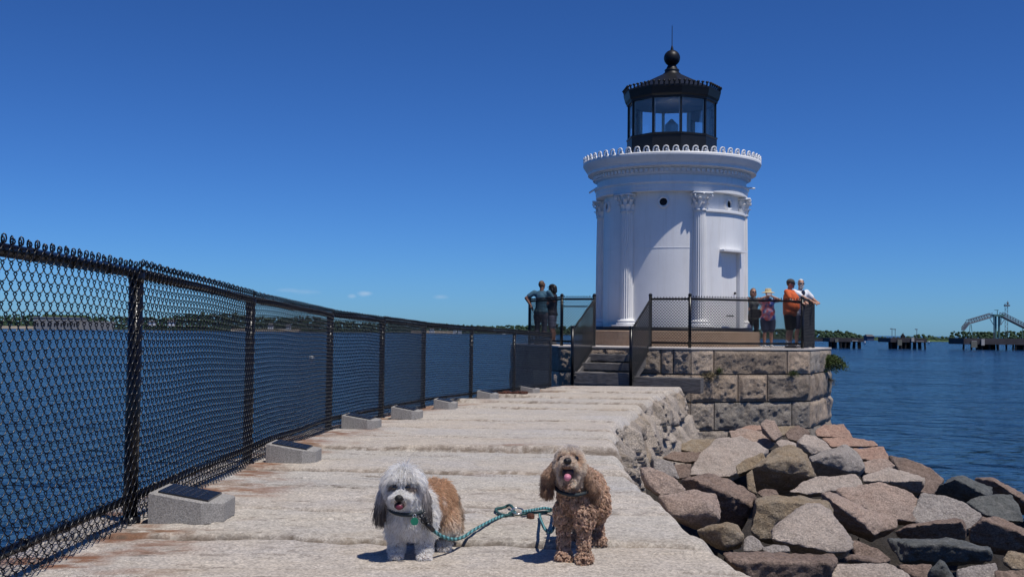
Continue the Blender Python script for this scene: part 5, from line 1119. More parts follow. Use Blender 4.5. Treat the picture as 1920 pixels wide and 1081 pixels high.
person('heavy man in an orange tee, black shorts and a grey cap', 1481, 29.75, 58, 1.80, (.06, -.36, 1.17), (-.16, -.34, 1.14), 'skin', 'tee_orange', 'shorts_black', hat='cap', hair='hair_brown', glasses='lensdark', wide=1.2, belly=.07, sock='sock_white', grip=(0, 0, -1), headturn=8)
def under(t, Mx, W_, q):
    c = MB(); c.sphere(V3(0, -.118, 1.40)+q['Lh'], (.055, .03, .075)); W_(c).build('undershirt', M['navy'], t, True)
person('white haired bearded man in a white shirt with mirrored sunglasses', 1501, 30.55, 20, 1.84, (.24, -.36, 1.17), (.10, -.38, 1.17), 'skin', 'tee_white', 'navy', hair='hair_white', glasses='lensblue', beard=True, legkind='shorts', extra=under, grip=(0, 0, -1), shoes='shoe_white', headturn=-16)
person('man in a light blue tee seen from behind leaning on the fence', 1014, 31.6, 160, 1.77, (.26, .10, 1.06), (-.22, -.40, 1.14), 'skin_shaded', 'tee_blue', 'shorts_grey', hair='hair_brown', grip=(0, 0, -1), headturn=-30, wide=1.12, lean=-.05, legkind='trousers')
person('person in black with a dark cap standing beside the man in blue', 1036, 31.8, -110, 1.68, (.12, -.28, 1.12), (-.10, -.28, 1.06), 'skin_shaded', 'dark_top', 'shorts_pale', hat='cap_black', hair='hair_black', hairlen=.06, grip=(0, 0, -1), fem=True, shoes='shoe_grey')
# ================================================================== dogs
def furmat(name, rough=.55):
    m, n, l, b = newmat(name); at_ = n.new("ShaderNodeAttribute"); at_.attribute_name = 'tone'
    l.new(at_.outputs['Color'], b.inputs['Base Color']); b.inputs['Roughness'].default_value = rough; b.inputs['Specular IOR Level'].default_value = .25
    out = n["Material Output"]; tl = n.new("ShaderNodeBsdfTranslucent"); l.new(at_.outputs['Color'], tl.inputs[0]); mx = n.new("ShaderNodeMixShader"); mx.inputs[0].default_value = .5
    l.new(b.outputs[0], mx.inputs[1]); l.new(tl.outputs[0], mx.inputs[2]); l.new(mx.outputs[0], out.inputs['Surface']); return m
M['fur'] = furmat('dog_fur'); M['nose'] = plain('dog_nose', (.012, .010, .010), .3, bump=.4, bscale=300); M['tongue'] = plain('dog_tongue', (.55, .20, .27), .4, var=.1, scale=60); M['mouthdark'] = plain('dog_mouth', (.03, .012, .012), .5); M['eyeb'] = plain('dog_eye', (.008, .005, .004), .06, spec=1.0)
M['collar'] = plain('collar_web', (.02, .03, .035), .7, bump=.3, bscale=300); M['tagg'] = plain('green_tag', (.01, .17, .10), .35); M['steel'] = plain('clip_steel', (.55, .55, .55), .25, metal=.9); M['clip'] = plain('clip_dark', (.03, .032, .036), .35, metal=.6)
def skinmat(name, col): return plain(name, col, .9, var=.2, scale=40)
def sample(V, F, n, seed):
    g = np.random.default_rng(seed); F = np.asarray(F); T = np.concatenate([F[:, [0, 1, 2]], F[:, [0, 2, 3]]]); a, b_, c = V[T[:, 0]], V[T[:, 1]], V[T[:, 2]]
    cr_ = np.cross(b_-a, c-a); ar = np.linalg.norm(cr_, axis=1); i = g.choice(len(T), n, p=ar/ar.sum()); r1 = np.sqrt(g.random(n))[:, None]; r2 = g.random(n)[:, None]
    P = (1-r1)*a[i]+r1*(1-r2)*b_[i]+r1*r2*c[i]; VN = vnormals(V, F); N = (VN[T[i, 0]]+VN[T[i, 1]]+VN[T[i, 2]]); N /= np.linalg.norm(N, axis=1, keepdims=True); return P, N
def fur(name, parent, P, N, length, dirn, col, r0_=.0011, npt=6, curl=0.0, clump=None, seed=0, grav=.6, wave=.0, cfreq=2.2, mess=.55):
    """hair strands from points P along dirn, falling under gravity; curl and clump bend neighbours alike"""
    g = np.random.default_rng(seed); n = len(P); off = np.array(wloc(parent)); L = np.asarray(length)*g.uniform(.75, 1.15, n)
    d = dirn+g.normal(0, .16, (n, 3)); d /= np.linalg.norm(d, axis=1, keepdims=True); pts = np.zeros((n, npt, 3)); pts[:, 0] = P; cur = d.copy()
    q = P/ (clump or .02); ph = 6.28*vnoise(q, seed+1); ph2 = 6.28*vnoise(q+31, seed+2)
    a = np.cross(d, np.array((0, 0, 1.0))+0.01*N); a /= np.maximum(np.linalg.norm(a, axis=1, keepdims=True), 1e-6); b_ = np.cross(d, a)
    cl = np.stack([vnoise(q*.9, seed+3), vnoise(q*.9+7, seed+4), vnoise(q*.9+13, seed+5)], 1)*mess
    for i in range(1, npt):
        t = i/(npt-1); cur = cur+np.array((0, 0, -1.0))*grav*t*.5+cl*.25; cur /= np.linalg.norm(cur, axis=1, keepdims=True); st = cur*(L/(npt-1))[:, None]
        pts[:, i] = pts[:, i-1]+st
    if curl:
        for i in range(1, npt):
            t = i/(npt-1); an = ph+cfreq*6.28*t; k = curl*min(1, t*2); pts[:, i] += a*(np.cos(an)*k)[:, None]+b_*(np.sin(an)*k)[:, None]
    if wave:
        for i in range(1, npt): t = i/(npt-1); pts[:, i] += a*(wave*t*np.sin(ph+5*t))[:, None]
    cu_ = bpy.data.hair_curves.new(name); cu_.add_curves([npt]*n); cu_.position_data.foreach_set('vector', (pts-off).ravel().astype(np.float32))
    ra = cu_.attributes.new('radius', 'FLOAT', 'POINT'); prof = np.array([1-.65*(i/(npt-1))**1.5 for i in range(npt)])*r0_; ra.data.foreach_set('value', np.tile(prof, n).astype(np.float32))
    c = np.asarray(col)*(1+.22*g.normal(0, 1, (n, 1)).clip(-1.4, 1.4)); c = np.clip(c, .004, .95); cc = np.concatenate([np.repeat(c, npt, 0), np.ones((n*npt, 1))], 1)
    ca = cu_.attributes.new('tone', 'FLOAT_COLOR', 'POINT'); ca.data.foreach_set('color', cc.ravel().astype(np.float32)); cu_.materials.append(M['fur'])
    o = bpy.data.objects.new(name, cu_); return link(o, parent)
def locks(name, parent, C, N, per, length, rad, hel, dirn, col, seed, r0_=.001, npt=10, turns=1.6, grav=.25):
    """curly coat: every lock is a bundle of hairs winding round its own axis"""
    g = np.random.default_rng(seed); m = len(C); off = np.array(wloc(parent)); d = dirn+g.normal(0, .22, (m, 3)); d /= np.linalg.norm(d, axis=1, keepdims=True)
    a = np.cross(d, g.normal(0, 1, (m, 3))); a /= np.linalg.norm(a, axis=1, keepdims=True); b_ = np.cross(d, a); L = np.asarray(length)*g.uniform(.75, 1.25, m); h = g.choice([-1, 1], m); ph = g.uniform(0, 6.28, m); hl = np.asarray(hel)*g.uniform(.7, 1.3, m)
    axis = np.zeros((m, npt, 3)); axis[:, 0] = C; cur = d.copy()
    for i in range(1, npt):
        cur = cur+np.array((0, 0, -1.0))*grav*i/npt; cur /= np.linalg.norm(cur, axis=1, keepdims=True); axis[:, i] = axis[:, i-1]+cur*(L/(npt-1))[:, None]
    idx = np.repeat(np.arange(m), per); n = len(idx); o1_, o2_ = g.normal(0, rad, n), g.normal(0, rad, n); pts = np.zeros((n, npt, 3)); tl = g.uniform(.8, 1.05, n)
    for i in range(npt):
        t = i/(npt-1); an = ph[idx]+h[idx]*turns*6.28*t*tl+g.normal(0, .12, n); k = hl[idx]*min(1, .25+t*1.6); sp = (1.15-.55*t)
        pts[:, i] = axis[idx, i]+a[idx]*(np.cos(an)*k+o1_*sp)[:, None]+b_[idx]*(np.sin(an)*k+o2_*sp)[:, None]
    cu_ = bpy.data.hair_curves.new(name); cu_.add_curves([npt]*n); cu_.position_data.foreach_set('vector', (pts-off).ravel().astype(np.float32))
    ra = cu_.attributes.new('radius', 'FLOAT', 'POINT'); ra.data.foreach_set('value', np.tile(np.array([1-.5*(i/(npt-1))**2 for i in range(npt)])*r0_, n).astype(np.float32))
    c = np.asarray(col)[idx]*(1+.16*g.normal(0, 1, (m, 1)).clip(-1.3, 1.5))[idx]*(1+.12*g.normal(0, 1, (n, 1))); c = np.clip(c, .004, .95)
    tip = np.linspace(.85, 1.15, npt); cc = np.clip(c[:, None, :]*tip[None, :, None], 0, .95); cc = np.concatenate([cc, np.ones((n, npt, 1))], 2)
    ca = cu_.attributes.new('tone', 'FLOAT_COLOR', 'POINT'); ca.data.foreach_set('color', cc.ravel().astype(np.float32)); cu_.materials.append(M['fur'])
    return link(bpy.data.objects.new(name, cu_), parent)
def mixc(a, b_, t): t = np.clip(t, 0, 1)[:, None]; return np.array(a)*(1-t)+np.array(b_)*t
def sm(x, a, b_): t = np.clip((x-a)/(b_-a), 0, 1); return t*t*(3-2*t)
# -------------------------------------------------- first dog: white, grey and tan, long coat, front paws together
o1 = ground(757, 1046); o1.z = path_z(o1.x, o1.y)
d1 = thing('dog', 'small shaggy dog with white face, grey ears and tan back', 'dog', o1)
D = lambda x, y, z: o1+V3(x, y, z)
HC = V3(0, -.055, .292)
def dog_paw(b, x, y, r=.026):
    b.sphere(D(x, y-.012, .018), (r, r*1.25, .020))
    for j in (-1.5, -.5, .5, 1.5): b.capsule(D(x+j*.011, y-.028, .014), D(x+j*.012, y-.046, .012), .0095, .0085, 8)
b = MB()
b.chain([D(.03, .02, .20), D(.080, .13, .198), D(.118, .24, .210)], [.074, .076, .070]); b.sphere(D(.03, -.01, .185), (.07, .065, .08))
b.chain([D(.02, -.01, .21), D(.005, -.04, .255)], [.06, .052])
b.chain([D(-.025, -.005, .17), D(-.03, .005, .09), D(-.03, 0, .025)], [.036, .027, .024]); b.chain([D(.08, .0, .17), D(.083, .01, .09), D(.085, -.005, .025)], [.036, .027, .024]); dog_paw(b, -.03, 0); dog_paw(b, .087, -.008)
# hind legs: thigh, stifle forward, hock back, shank down
b.chain([D(.145, .22, .175), D(.163, .16, .115), D(.162, .22, .075), D(.156, .19, .022)], [.046, .042, .026, .022]); dog_paw(b, .156, .185, .024)
b.chain([D(.085, .27, .175), D(.07, .21, .115), D(.075, .27, .075), D(.075, .24, .022)], [.055, .042, .026, .022]); dog_paw(b, .075, .235, .024)
b.sphere(D(*HC), (.062, .062, .060)); b.chain([D(-.004, -.10, .268), D(-.006, -.135, .258)], [.034, .026]); b.sphere(D(-.004, -.118, .238), (.026, .026, .016))
V1, F1 = remeshed(b, .0065, 3); body1 = mesh_obj('body', V1, F1, skinmat('dog_skin_pale', (.42, .33, .27)), d1, True)
for s in (-1, 1):
    mb = MB(); mb.sphere(D(-.004+.026*s, -.112, .302), .0115, 14, 10); mb.build('eye', M['eyeb'], d1, True)
mb = MB(); mb.sphere(D(-.007, -.166, .266), (.0175, .014, .0145), 14, 10); mb.build('nose', M['nose'], d1, True)
mb = MB(); mb.sphere(D(-.006, -.158, .236), (.021, .014, .015), 14, 10); mb.build('mouth', M['mouthdark'], d1, True)
mb = MB(); mb.sphere(D(-.006, -.167, .2325), (.015, .008, .0115), 14, 10); mb.build('tongue', plain('dog_tongue_dark', (.16, .03, .05), .4), d1, True)
g1 = {}
for s, rx in ((-1, 0), (1, 0)):                                  # ear flaps
    mb = MB(); mb.chain([D(.056*s, -.045, .322), D(.086*s, -.052, .280), D(.092*s, -.050, .225)], [.013, .014, .009]); V, F = remeshed(mb, .006, 2); e = mesh_obj('ear', V, F, skinmat('ear_skin', (.10, .09, .09)), d1, True); g1[s] = (e, V, F)
mb = MB(); tl = [D(.145, .28, .235), D(.175, .32, .20), D(.198, .32, .13), D(.20, .30, .085)]; mb.chain(tl, [.022, .018, .014, .010]); Vt, Ft = remeshed(mb, .007, 2); tail1 = mesh_obj('tail', Vt, Ft, skinmat('tail_skin', (.30, .22, .17)), d1, True)
oo = np.array(o1)
WHT, GRY, TAN, CRM, BLK = (.95, .92, .88), (.66, .63, .62), (.62, .41, .26), (.70, .56, .42), (.035, .03, .03)
P, N = sample(V1, F1, 44000, 1); q = P-oo
hd = np.linalg.norm((q-np.array((0, -.07, .285)))*np.array((1, .9, 1)), axis=1); ishead = ((hd < .085)&(q[:, 2] > .215))|((q[:, 1] < -.10)&(q[:, 2] > .213))
face = ishead&(q[:, 1] < -.085)
# body coat
m = ~ishead; Pb, Nb, qb = P[m], N[m], q[m]
tanw = sm(qb[:, 1]+.55*(qb[:, 2]-.20)+.06*vnoise(qb*22, 3), .035, .085)*sm(qb[:, 2], .085, .14)
col = mixc(WHT, TAN, tanw); low = sm(qb[:, 1], .13, .20)*sm(-qb[:, 2], -.14, -.06); col = col*(1-low[:, None])+np.array((.42, .35, .30))*low[:, None]
fade = sm(-qb[:, 2], -.22, -.14)*tanw; col = col*(1-.6*fade[:, None])+np.array((.76, .62, .48))*.6*fade[:, None]
pw = (qb[:, 2] < .035)[:, None]; col = np.where(pw, np.array(WHT), col); cb = sm(-qb[:, 2], -.235, -.19)*sm(-qb[:, 1], -.05, .0)*0
leg = qb[:, 2] < .10
ln = np.where(leg, .020, np.where(qb[:, 1] < .03, .040, .034)); ln = np.where(qb[:, 2] < .03, .012, ln)
dr = Nb*np.where(leg, .9, .75)[:, None]+np.array((.12, .25, -.55))*np.where(leg, .5, 1.0)[:, None]
fur('body_fur', body1, Pb, Nb, ln, dr, col, .0012, 6, curl=.0022, clump=.022, seed=11, cfreq=1.0, mess=.3)
# head coat: parted on the crown, falling to the sides; short on the face
mh = ishead&~face; Ph, Nh, qh = P[mh], N[mh], q[mh]
ex = np.random.default_rng(5).integers(0, len(Ph), 9000); Ph = np.concatenate([Ph, Ph[ex]+np.random.default_rng(6).normal(0, .002, (9000, 3))]); Nh = np.concatenate([Nh, Nh[ex]]); qh = Ph-oo
side = np.sign(qh[:, 0]+.004*vnoise(qh*40, 8)); top = sm(qh[:, 2], .28, .345)
dr = Nh*.62+np.stack([np.clip(qh[:, 0]/.03, -1, 1)*(.30+.3*top), -.22*np.ones(len(qh)), -.25-.2*(1-top)], 1)
col = mixc(WHT, GRY, sm(np.abs(qh[:, 0])+.03*vnoise(qh*30, 4), .035, .075)*.8*sm(qh[:, 2], .20, .30)); col = np.where((qh[:, 2] < .25)[:, None], np.array(WHT), col)
fur('head_fur', body1, Ph, Nh, .036+.026*top, dr, col, .0011, 8, seed=12, grav=.9, wave=.002, clump=.03, mess=.15)
Pf, Nf, qf = P[face], N[face], q[face]
ex = np.random.default_rng(7).integers(0, len(Pf), 5000); Pf = np.concatenate([Pf, Pf[ex]+np.random.default_rng(8).normal(0, .0015, (5000, 3))]); Nf = np.concatenate([Nf, Nf[ex]]); qf = Pf-oo
eye = np.minimum(np.linalg.norm(qf-np.array((-.030, -.112, .302)), axis=1), np.linalg.norm(qf-np.array((.022, -.112, .302)), axis=1)); nose_ = np.linalg.norm(qf-np.array((-.006, -.155, .262)), axis=1); mo = np.linalg.norm(qf-np.array((-.006, -.145, .234)), axis=1)
keep = (eye > .012)&(nose_ > .014)&(mo > .027); Pf, Nf, qf, eye, mo = Pf[keep], Nf[keep], qf[keep], eye[keep], mo[keep]
spot = .8*sm(-(np.minimum(np.linalg.norm((qf-np.array((-.040, -.10, .296)))*np.array((.75, .8, 1.7)), axis=1), np.linalg.norm((qf-np.array((.034, -.10, .294)))*np.array((.75, .8, 1.7)), axis=1))), -.024, -.010)
col = mixc((.95, .93, .90), (.34, .23, .155), spot*.9); col = col*(1-.45*sm(-mo, -.030, -.018)[:, None])+np.array((.45, .32, .20))*.45*sm(-mo, -.030, -.018)[:, None]
up = sm(qf[:, 2], .312, .33); dr = Nf*.7+np.stack([.9*(qf[:, 0]+.004)/.03*.6, -.15*np.ones(len(qf)), -.45+.25*up], 1)
aw = qf-np.array((-.006, -.14, .236)); aw /= np.linalg.norm(aw, axis=1, keepdims=True); nm = sm(-mo, -.045, -.026)[:, None]; dr = dr*(1-nm)+(aw*.9+Nf*.4)*nm
kp = np.ones(len(qf), bool)
for fr_ in (.0, .008, .016, .024):
    tp_ = qf+dr/np.linalg.norm(dr, axis=1, keepdims=True)*fr_+np.array((0, 0, -fr_*.25)); kp &= ~((np.abs(tp_[:, 0]+.006) < .020)&(tp_[:, 2] > .219)&(tp_[:, 2] < .252)&(tp_[:, 1] < -.12))
Pf, Nf, qf, eye, mo, dr, col = Pf[kp], Nf[kp], qf[kp], eye[kp], mo[kp], dr[kp], col[kp]; up = up[kp]
under_nose = (np.abs(qf[:, 0]+.006) < .026)&(qf[:, 2] > .236)&(qf[:, 2] < .266)&(qf[:, 1] < -.115)
fur('face_fur', body1, Pf, Nf, np.where((eye < .024)|under_nose, .006, np.where(mo < .040, .013, np.where(qf[:, 2] < .275, .024, .016+.016*up))), dr, col, .0009, 6, seed=13, grav=.5, clump=.02, mess=.2)
for s in (-1, 1):
    e, V, F = g1[s]; P2, N2 = sample(V, F, 5200, 20+s); q2 = P2-oo; col = mixc((.17, .15, .14), (.66, .62, .60), sm(q2[:, 2]+.02*vnoise(q2*40, 3), .225, .30)); dr = N2*.16+np.array((.06*s, -.05, -1.0)); fur('ear_fur', e, P2, N2, .058+.03*sm(-q2[:, 2], -.27, -.22), dr, col, .0010, 7, seed=15+s, grav=.8, wave=.002, clump=.03, mess=.15)
P2, N2 = sample(Vt, Ft, 4200, 31); q2 = P2-oo; col = mixc((.58, .45, .34), (.13, .10, .085), sm(vnoise(q2*28, 2), -.2, .5)); fur('tail_fur', tail1, P2, N2, .045, N2*.7+np.array((.1, -.05, -.9)), col, .0011, 6, seed=18, grav=.8, clump=.014)
# collar, tag
def ringpts(c, rx, ry, tilt, n=28): return [c+V3(rx*math.cos(2*math.pi*k/n), ry*math.sin(2*math.pi*k/n), tilt*math.sin(2*math.pi*k/n)) for k in range(n)]
col1 = thing('dog_collar', 'dark collar with round green tag on the white and tan dog', 'collar', D(.015, -.02, .215))
mb = MB(); mb.tube(ringpts(D(.018, -.02, .222), .083, .085, .03), .008, 8, True); mb.build('band', M['collar'], col1, True)
mb = MB(); c = D(.052, -.122, .170); mb.tube([c+V3(0, -.003, 0), c+V3(0, .003, 0)], .0155, 24); mb.build('tag', M['tagg'], col1)
mb = MB(); mb.tube([c+V3(.006*math.cos(a*.785), 0, .021+.008*math.sin(a*.785)) for a in range(8)], .0018, 6, True); mb.build('ring', M['steel'], col1)
# -------------------------------------------------- second dog: apricot, curly, standing, mouth open
o2 = ground(1071, 1052); o2.z = path_z(o2.x, o2.y)
d2 = thing('dog', 'curly apricot dog standing with its mouth open and pink tongue', 'dog', o2)
D = lambda x, y, z: o2+V3(x, y, z)
H2 = V3(-.012, -.055, .392)
b = MB()
b.chain([D(.012, .035, .255), D(.065, .22, .258), D(.100, .40, .255)], [.052, .054, .050]); b.sphere(D(.010, .0, .258), (.043, .045, .052))
b.chain([D(.008, .01, .285), D(-.006, -.03, .345)], [.046, .044])
for x, y, s in ((-.030, .022, -1), (.050, -.03, 1)):
    b.chain([D(x, y+.005, .20), D(x, y+.012, .11), D(x, y, .028)], [.027, .017, .0165]); dog_paw(b, x, y, .024)
for x, y in ((.140, .44), (.055, .48)):
    b.chain([D(x-.012, y-.05, .225), D(x+.002, y-.10, .155), D(x+.002, y+.012, .095), D(x, y-.02, .024)], [.040, .028, .0165, .016]); dog_paw(b, x, y-.03, .022)
hr_ = Matrix.Rotation(R(-8), 3, 'Z') @ Matrix.Rotation(R(-16), 3, 'X')
def Hd(x, y, z): return o2+H2+hr_@V3(x, y, z)
b.sphere(Hd(0, 0, 0), (.051, .056, .052), rot=hr_); b.chain([Hd(0, -.04, -.008), Hd(0, -.082, -.012)], [.034, .025]); b.chain([Hd(0, -.03, -.045), Hd(0, -.062, -.062)], [.026, .018])
V2, F2 = remeshed(b, .0065, 3); body2 = mesh_obj('body', V2, F2, skinmat('dog_skin_tan', (.25, .15, .095)), d2, True)
for s in (-1, 1):
    mb = MB(); mb.sphere(Hd(.029*s, -.052, .020), .0105, 14, 10); mb.build('eye', M['eyeb'], d2, True)
mb = MB(); mb.sphere(Hd(0, -.110, .000), (.0165, .013, .013), 14, 10); mb.build('nose', M['nose'], d2, True)
mb = MB(); mb.sphere(Hd(0, -.074, -.042), (.024, .024, .027), 14, 10, hr_); mb.build('mouth', M['mouthdark'], d2, True)
mb = MB(); mb.chain([Hd(0, -.078, -.056), Hd(0, -.099, -.064)], [.016, .014]); V, F = remeshed(mb, .004, 1); mesh_obj('tongue', V, F, M['tongue'], d2, True)
ears2 = []
for pts, rs in (([Hd(-.052, .0, .015), Hd(-.085, .0, -.03), D(-.100, -.04, .325), D(-.098, -.045, .300)], [.012, .013, .012, .008]), ([Hd(.050, .015, .01), Hd(.075, .03, -.05), D(.085, -.0, .300), D(.085, .0, .275)], [.012, .013, .011, .008])):
    mb = MB(); mb.chain(pts, rs); V, F = remeshed(mb, .006, 2); ears2.append((mesh_obj('ear', V, F, skinmat('ear_skin_brown', (.20, .12, .08)), d2, True), V, F))
mb = MB(); mb.chain([D(.10, .44, .26), D(.11, .48, .24), D(.11, .49, .19)], [.02, .018, .014]); Vt, Ft = remeshed(mb, .007, 2); tail2 = mesh_obj('tail', Vt, Ft, skinmat('tail_skin_tan', (.25, .15, .095)), d2, True)
oo = np.array(o2); hm = np.array(hr_)
APR, CRM2, DRK = (.66, .49, .37), (.82, .69, .57), (.44, .30, .215)
P, N = sample(V2, F2, 58000, 41); q = P-oo; h = (q-np.array(H2))@hm
ishead = (np.linalg.norm(h*np.array((1, .75, .95))-np.array((0, -.018, -.01)), axis=1) < .075)&(h[:, 2] > -.075)&(h[:, 1] < .05)
m = ~ishead; Pb, Nb, qb = P[m], N[m], q[m]
col = mixc(APR, DRK, sm(vnoise(qb*40, 3)+.8*vnoise(qb*95, 5), -.3, .6)*.9); col = col*(1-.35*sm(qb[:, 1], .12, .3)[:, None]*sm(qb[:, 2], .22, .30)[:, None])+np.array((.58, .42, .29))*.35*sm(qb[:, 1], .12, .3)[:, None]*sm(qb[:, 2], .22, .30)[:, None]
patch = sm(-np.linalg.norm((qb-np.array((.0, -.06, .20)))*np.array((1, .5, .6)), axis=1), -.022, -.010); col = col*(1-patch[:, None])+np.array((.62, .52, .42))*patch[:, None]
leg = qb[:, 2] < .15; ln = np.where(leg, .0165, .028); ln = np.where(qb[:, 2] < .03, .017, ln); dr = Nb*1.0+np.array((0, 0, -.25))
kp = np.random.default_rng(3).random(len(Pb)) < .34
fur('undercoat', body2, Pb[kp], Nb[kp], ln[kp]*.55, dr[kp], col[kp]*.8, .0012, 5, curl=.003, clump=.02, seed=51, grav=.2)
# lock centres kept apart
gs = np.random.default_rng(4); order = gs.permutation(len(Pb)); grid = {}; sel = []
for ii in order:
    p_ = Pb[ii]; k_ = tuple((p_/.0075).astype(int))
    if k_ in grid: continue
    grid[k_] = 1; sel.append(ii)
sel = np.array(sel); foot = qb[sel, 2] < .035
locks('body_fur', body2, Pb[sel], Nb[sel], 13, np.where(leg[sel], .018, .026), .0016, np.where(leg[sel], .0042, .0055), Nb[sel]+np.array((0, 0, -.2)), col[sel], 53, .00095)
mh = ishead; Ph, Nh, qh, hh = P[mh], N[mh], q[mh], h[mh]
ex = np.random.default_rng(9).integers(0, len(Ph), 9000); Ph = np.concatenate([Ph, Ph[ex]+np.random.default_rng(10).normal(0, .0018, (9000, 3))]); Nh = np.concatenate([Nh, Nh[ex]]); hh = (Ph-oo-np.array(H2))@hm
ey = np.minimum(np.linalg.norm(hh-np.array((-.029, -.054, .020)), axis=1), np.linalg.norm(hh-np.array((.029, -.054, .020)), axis=1)); no = np.linalg.norm(hh-np.array((0, -.108, .0)), axis=1); mo = np.linalg.norm((hh-np.array((0, -.082, -.043)))*np.array((1, .7, 1)), axis=1)
keep = (ey > .011)&(no > .015)&(mo > .028); Ph, Nh, hh, ey, mo = Ph[keep], Nh[keep], hh[keep], ey[keep], mo[keep]
col = mixc(CRM2, (.58, .38, .24), sm(-ey, -.035, -.014)*.8); col = mixc(col.tolist(), (.66, .60, .56), sm(hh[:, 2], .028, .05)*.6*sm(-np.abs(hh[:, 0]), -.06, -.02)) if False else col
tp = sm(hh[:, 2], .025, .05); col = col*(1-.65*tp[:, None])+np.array((.80, .74, .68))*.65*tp[:, None]; bl = sm(-mo, -.038, -.029)*.5; col = col*(1-bl[:, None])+np.array((.20, .12, .08))*bl[:, None]
dW = np.stack([hh[:, 0]*9, -.25*np.ones(len(hh)), -.5+.9*tp], 1)@hm.T; dr = Nh*.9+dW*.6
ln = np.where(ey < .022, .008, np.where(mo < .036, .008, np.where(hh[:, 1] < -.06, .016, .024+.010*tp))); ln = np.where((hh[:, 2] < -.045)&(mo > .036), .024, ln)
fur('head_fur', body2, Ph, Nh, ln, dr, col, .0010, 7, curl=.0028, clump=.012, seed=52, grav=.5, cfreq=.8)
for i, (e, V, F) in enumerate(ears2):
    P2, N2 = sample(V, F, 6200, 60+i); q2 = P2-oo; col = mixc((.62, .45, .33), (.36, .23, .155), sm(-q2[:, 2]+.02*vnoise(q2*40, 2), -.39, -.31)); s = -1 if i == 0 else 1
    fur('ear_fur', e, P2, N2, .026+.022*sm(-q2[:, 2], -.36, -.31), N2*.30+np.array((.15*s, 0, -.8)), col, .0010, 8, curl=.004, clump=.011, seed=62+i, grav=.6, cfreq=1.0)
P2, N2 = sample(Vt, Ft, 3500, 71); fur('tail_fur', tail2, P2, N2, .035, N2, np.tile(np.array(APR), (len(P2), 1)), .0011, 8, curl=.006, clump=.010, seed=72, grav=.3, cfreq=1.3)
col2 = thing('dog_collar', 'dark collar almost hidden in the curly apricot coat', 'collar', D(0, 0, .30))
mb = MB(); mb.tube(ringpts(D(.003, -.005, .308), .075, .075, .03), .007, 8, True); mb.build('band', M['collar'], col2, True)
# -------------------------------------------------- leash
def ropemat():
    m, n, l, b = newmat('leash_rope'); tc = n.new("ShaderNodeTexCoord"); w = n.new("ShaderNodeTexWave"); w.inputs['Scale'].default_value = 22; w.inputs['Distortion'].default_value = 1.5; l.new(tc.outputs['Object'], w.inputs['Vector'])
    rp = n.new("ShaderNodeValToRGB"); rp.color_ramp.elements[0].color = (.02, .075, .085, 1); rp.color_ramp.elements[1].color = (.13, .36, .38, 1); l.new(w.outputs[0], rp.inputs[0]); l.new(rp.outputs[0], b.inputs['Base Color']); b.inputs['Roughness'].default_value = .8
    bp = n.new("ShaderNodeBump"); bp.inputs['Distance'].default_value = .004; l.new(w.outputs[0], bp.inputs['Height']); l.new(bp.outputs[0], b.inputs['Normal']); return m
M['rope'] = ropemat(); M['rope2'] = plain('leash_rope_dark', (.025, .085, .085), .8, var=.4, scale=90)
def smooth(pts, n=8):
    out = []
    for i in range(len(pts)-1):
        p0, p1, p2, p3 = pts[max(i-1, 0)], pts[i], pts[i+1], pts[min(i+2, len(pts)-1)]
        for k in range(n):
            t = k/n; out.append(.5*((2*p1)+(p2-p0)*t+(2*p0-5*p1+4*p2-p3)*t*t+(3*p1-p0-3*p2+p3)*t**3))
    return out+[pts[-1]]
def G(px, py, h=.011): p = ground(px, py, h); p.z = path_z(p.x, p.y)+h; return p
ls = thing('leash', 'teal rope leash joining the two dogs across the stone', 'leash', G(960, 965, 0))
a0 = at(788, 966, o1.y-.10); a1 = at(800, 981, o1.y-.08)
rope = [at(812, 993, o1.y-.05), at(828, 1004, o1.y+.0), at(850, 1010, o1.y+.10), at(870, 1005, o1.y+.28), G(893, 994, .02), G(932, 972), G(958, 965), G(966, 960, .014)]
mb = MB(); mb.tube(smooth(rope), .0074, 10); mb.build('rope', M['rope'], ls, True)
mb = MB(); mb.tube([a0, a1], .006, 8); mb.tube([a1, rope[0]], .010, 8); mb.tube([a1+(a0-a1)*.5+V3(.010*math.cos(t*.6), 0, .014*math.sin(t*.6)) for t in range(11)], .003, 6, True); mb.build('clip', M['clip'], ls, True)
lp = [G(966, 960, .014), G(948, 968, .011), G(934, 962, .011), G(930, 955, .011), G(944, 949, .014), G(956, 948, .02), G(963, 956, .024), G(955, 964, .018)]
mb = MB(); mb.tube(smooth(lp), .0072, 10); mb.build('handle_loop', M['rope2'], ls, True)
lp = [G(961, 958, .02), G(966, 965, .012), G(984, 965, .011), G(1003, 962, .011), G(1022, 960, .011), G(1040, 957, .012), at(1045, 950, o2.y+.55)]
mb = MB(); mb.tube(smooth(lp), .0072, 10); mb.build('rope', M['rope2'], ls, True)
lp = [G(980, 961, .03), G(1000, 958, .026), G(1022, 955, .028), G(1038, 958, .03), at(1041, 975, o2.y+.30), at(1038, 988, o2.y+.18), at(1031, 997, o2.y+.14), at(1020, 988, o2.y+.30), G(1013, 972, .015), G(1012, 966, .02)]
mb = MB(); mb.tube(smooth(lp), .0072, 10); mb.build('rope', M['rope'], ls, True)
mb = MB(); c = G(970, 960, .022); e1 = V3(1, 0, 0); e2 = (V3(0, 1, .25)).normalized()
mb.tube([c+e1*(.030*math.cos(2*math.pi*k/20))+e2*(.05*math.sin(2*math.pi*k/20)*.8) for k in range(20)], .0042, 8, True); mb.build('carabiner', M['steel'], ls, True)
pg = thing('iron_peg', 'rusty iron peg set in the stone behind the leash', 'peg', G(995, 973, 0))
M['rust'] = plain('rusted_iron', (.085, .032, .020), .9, var=.5, scale=60, bump=1, bscale=120)
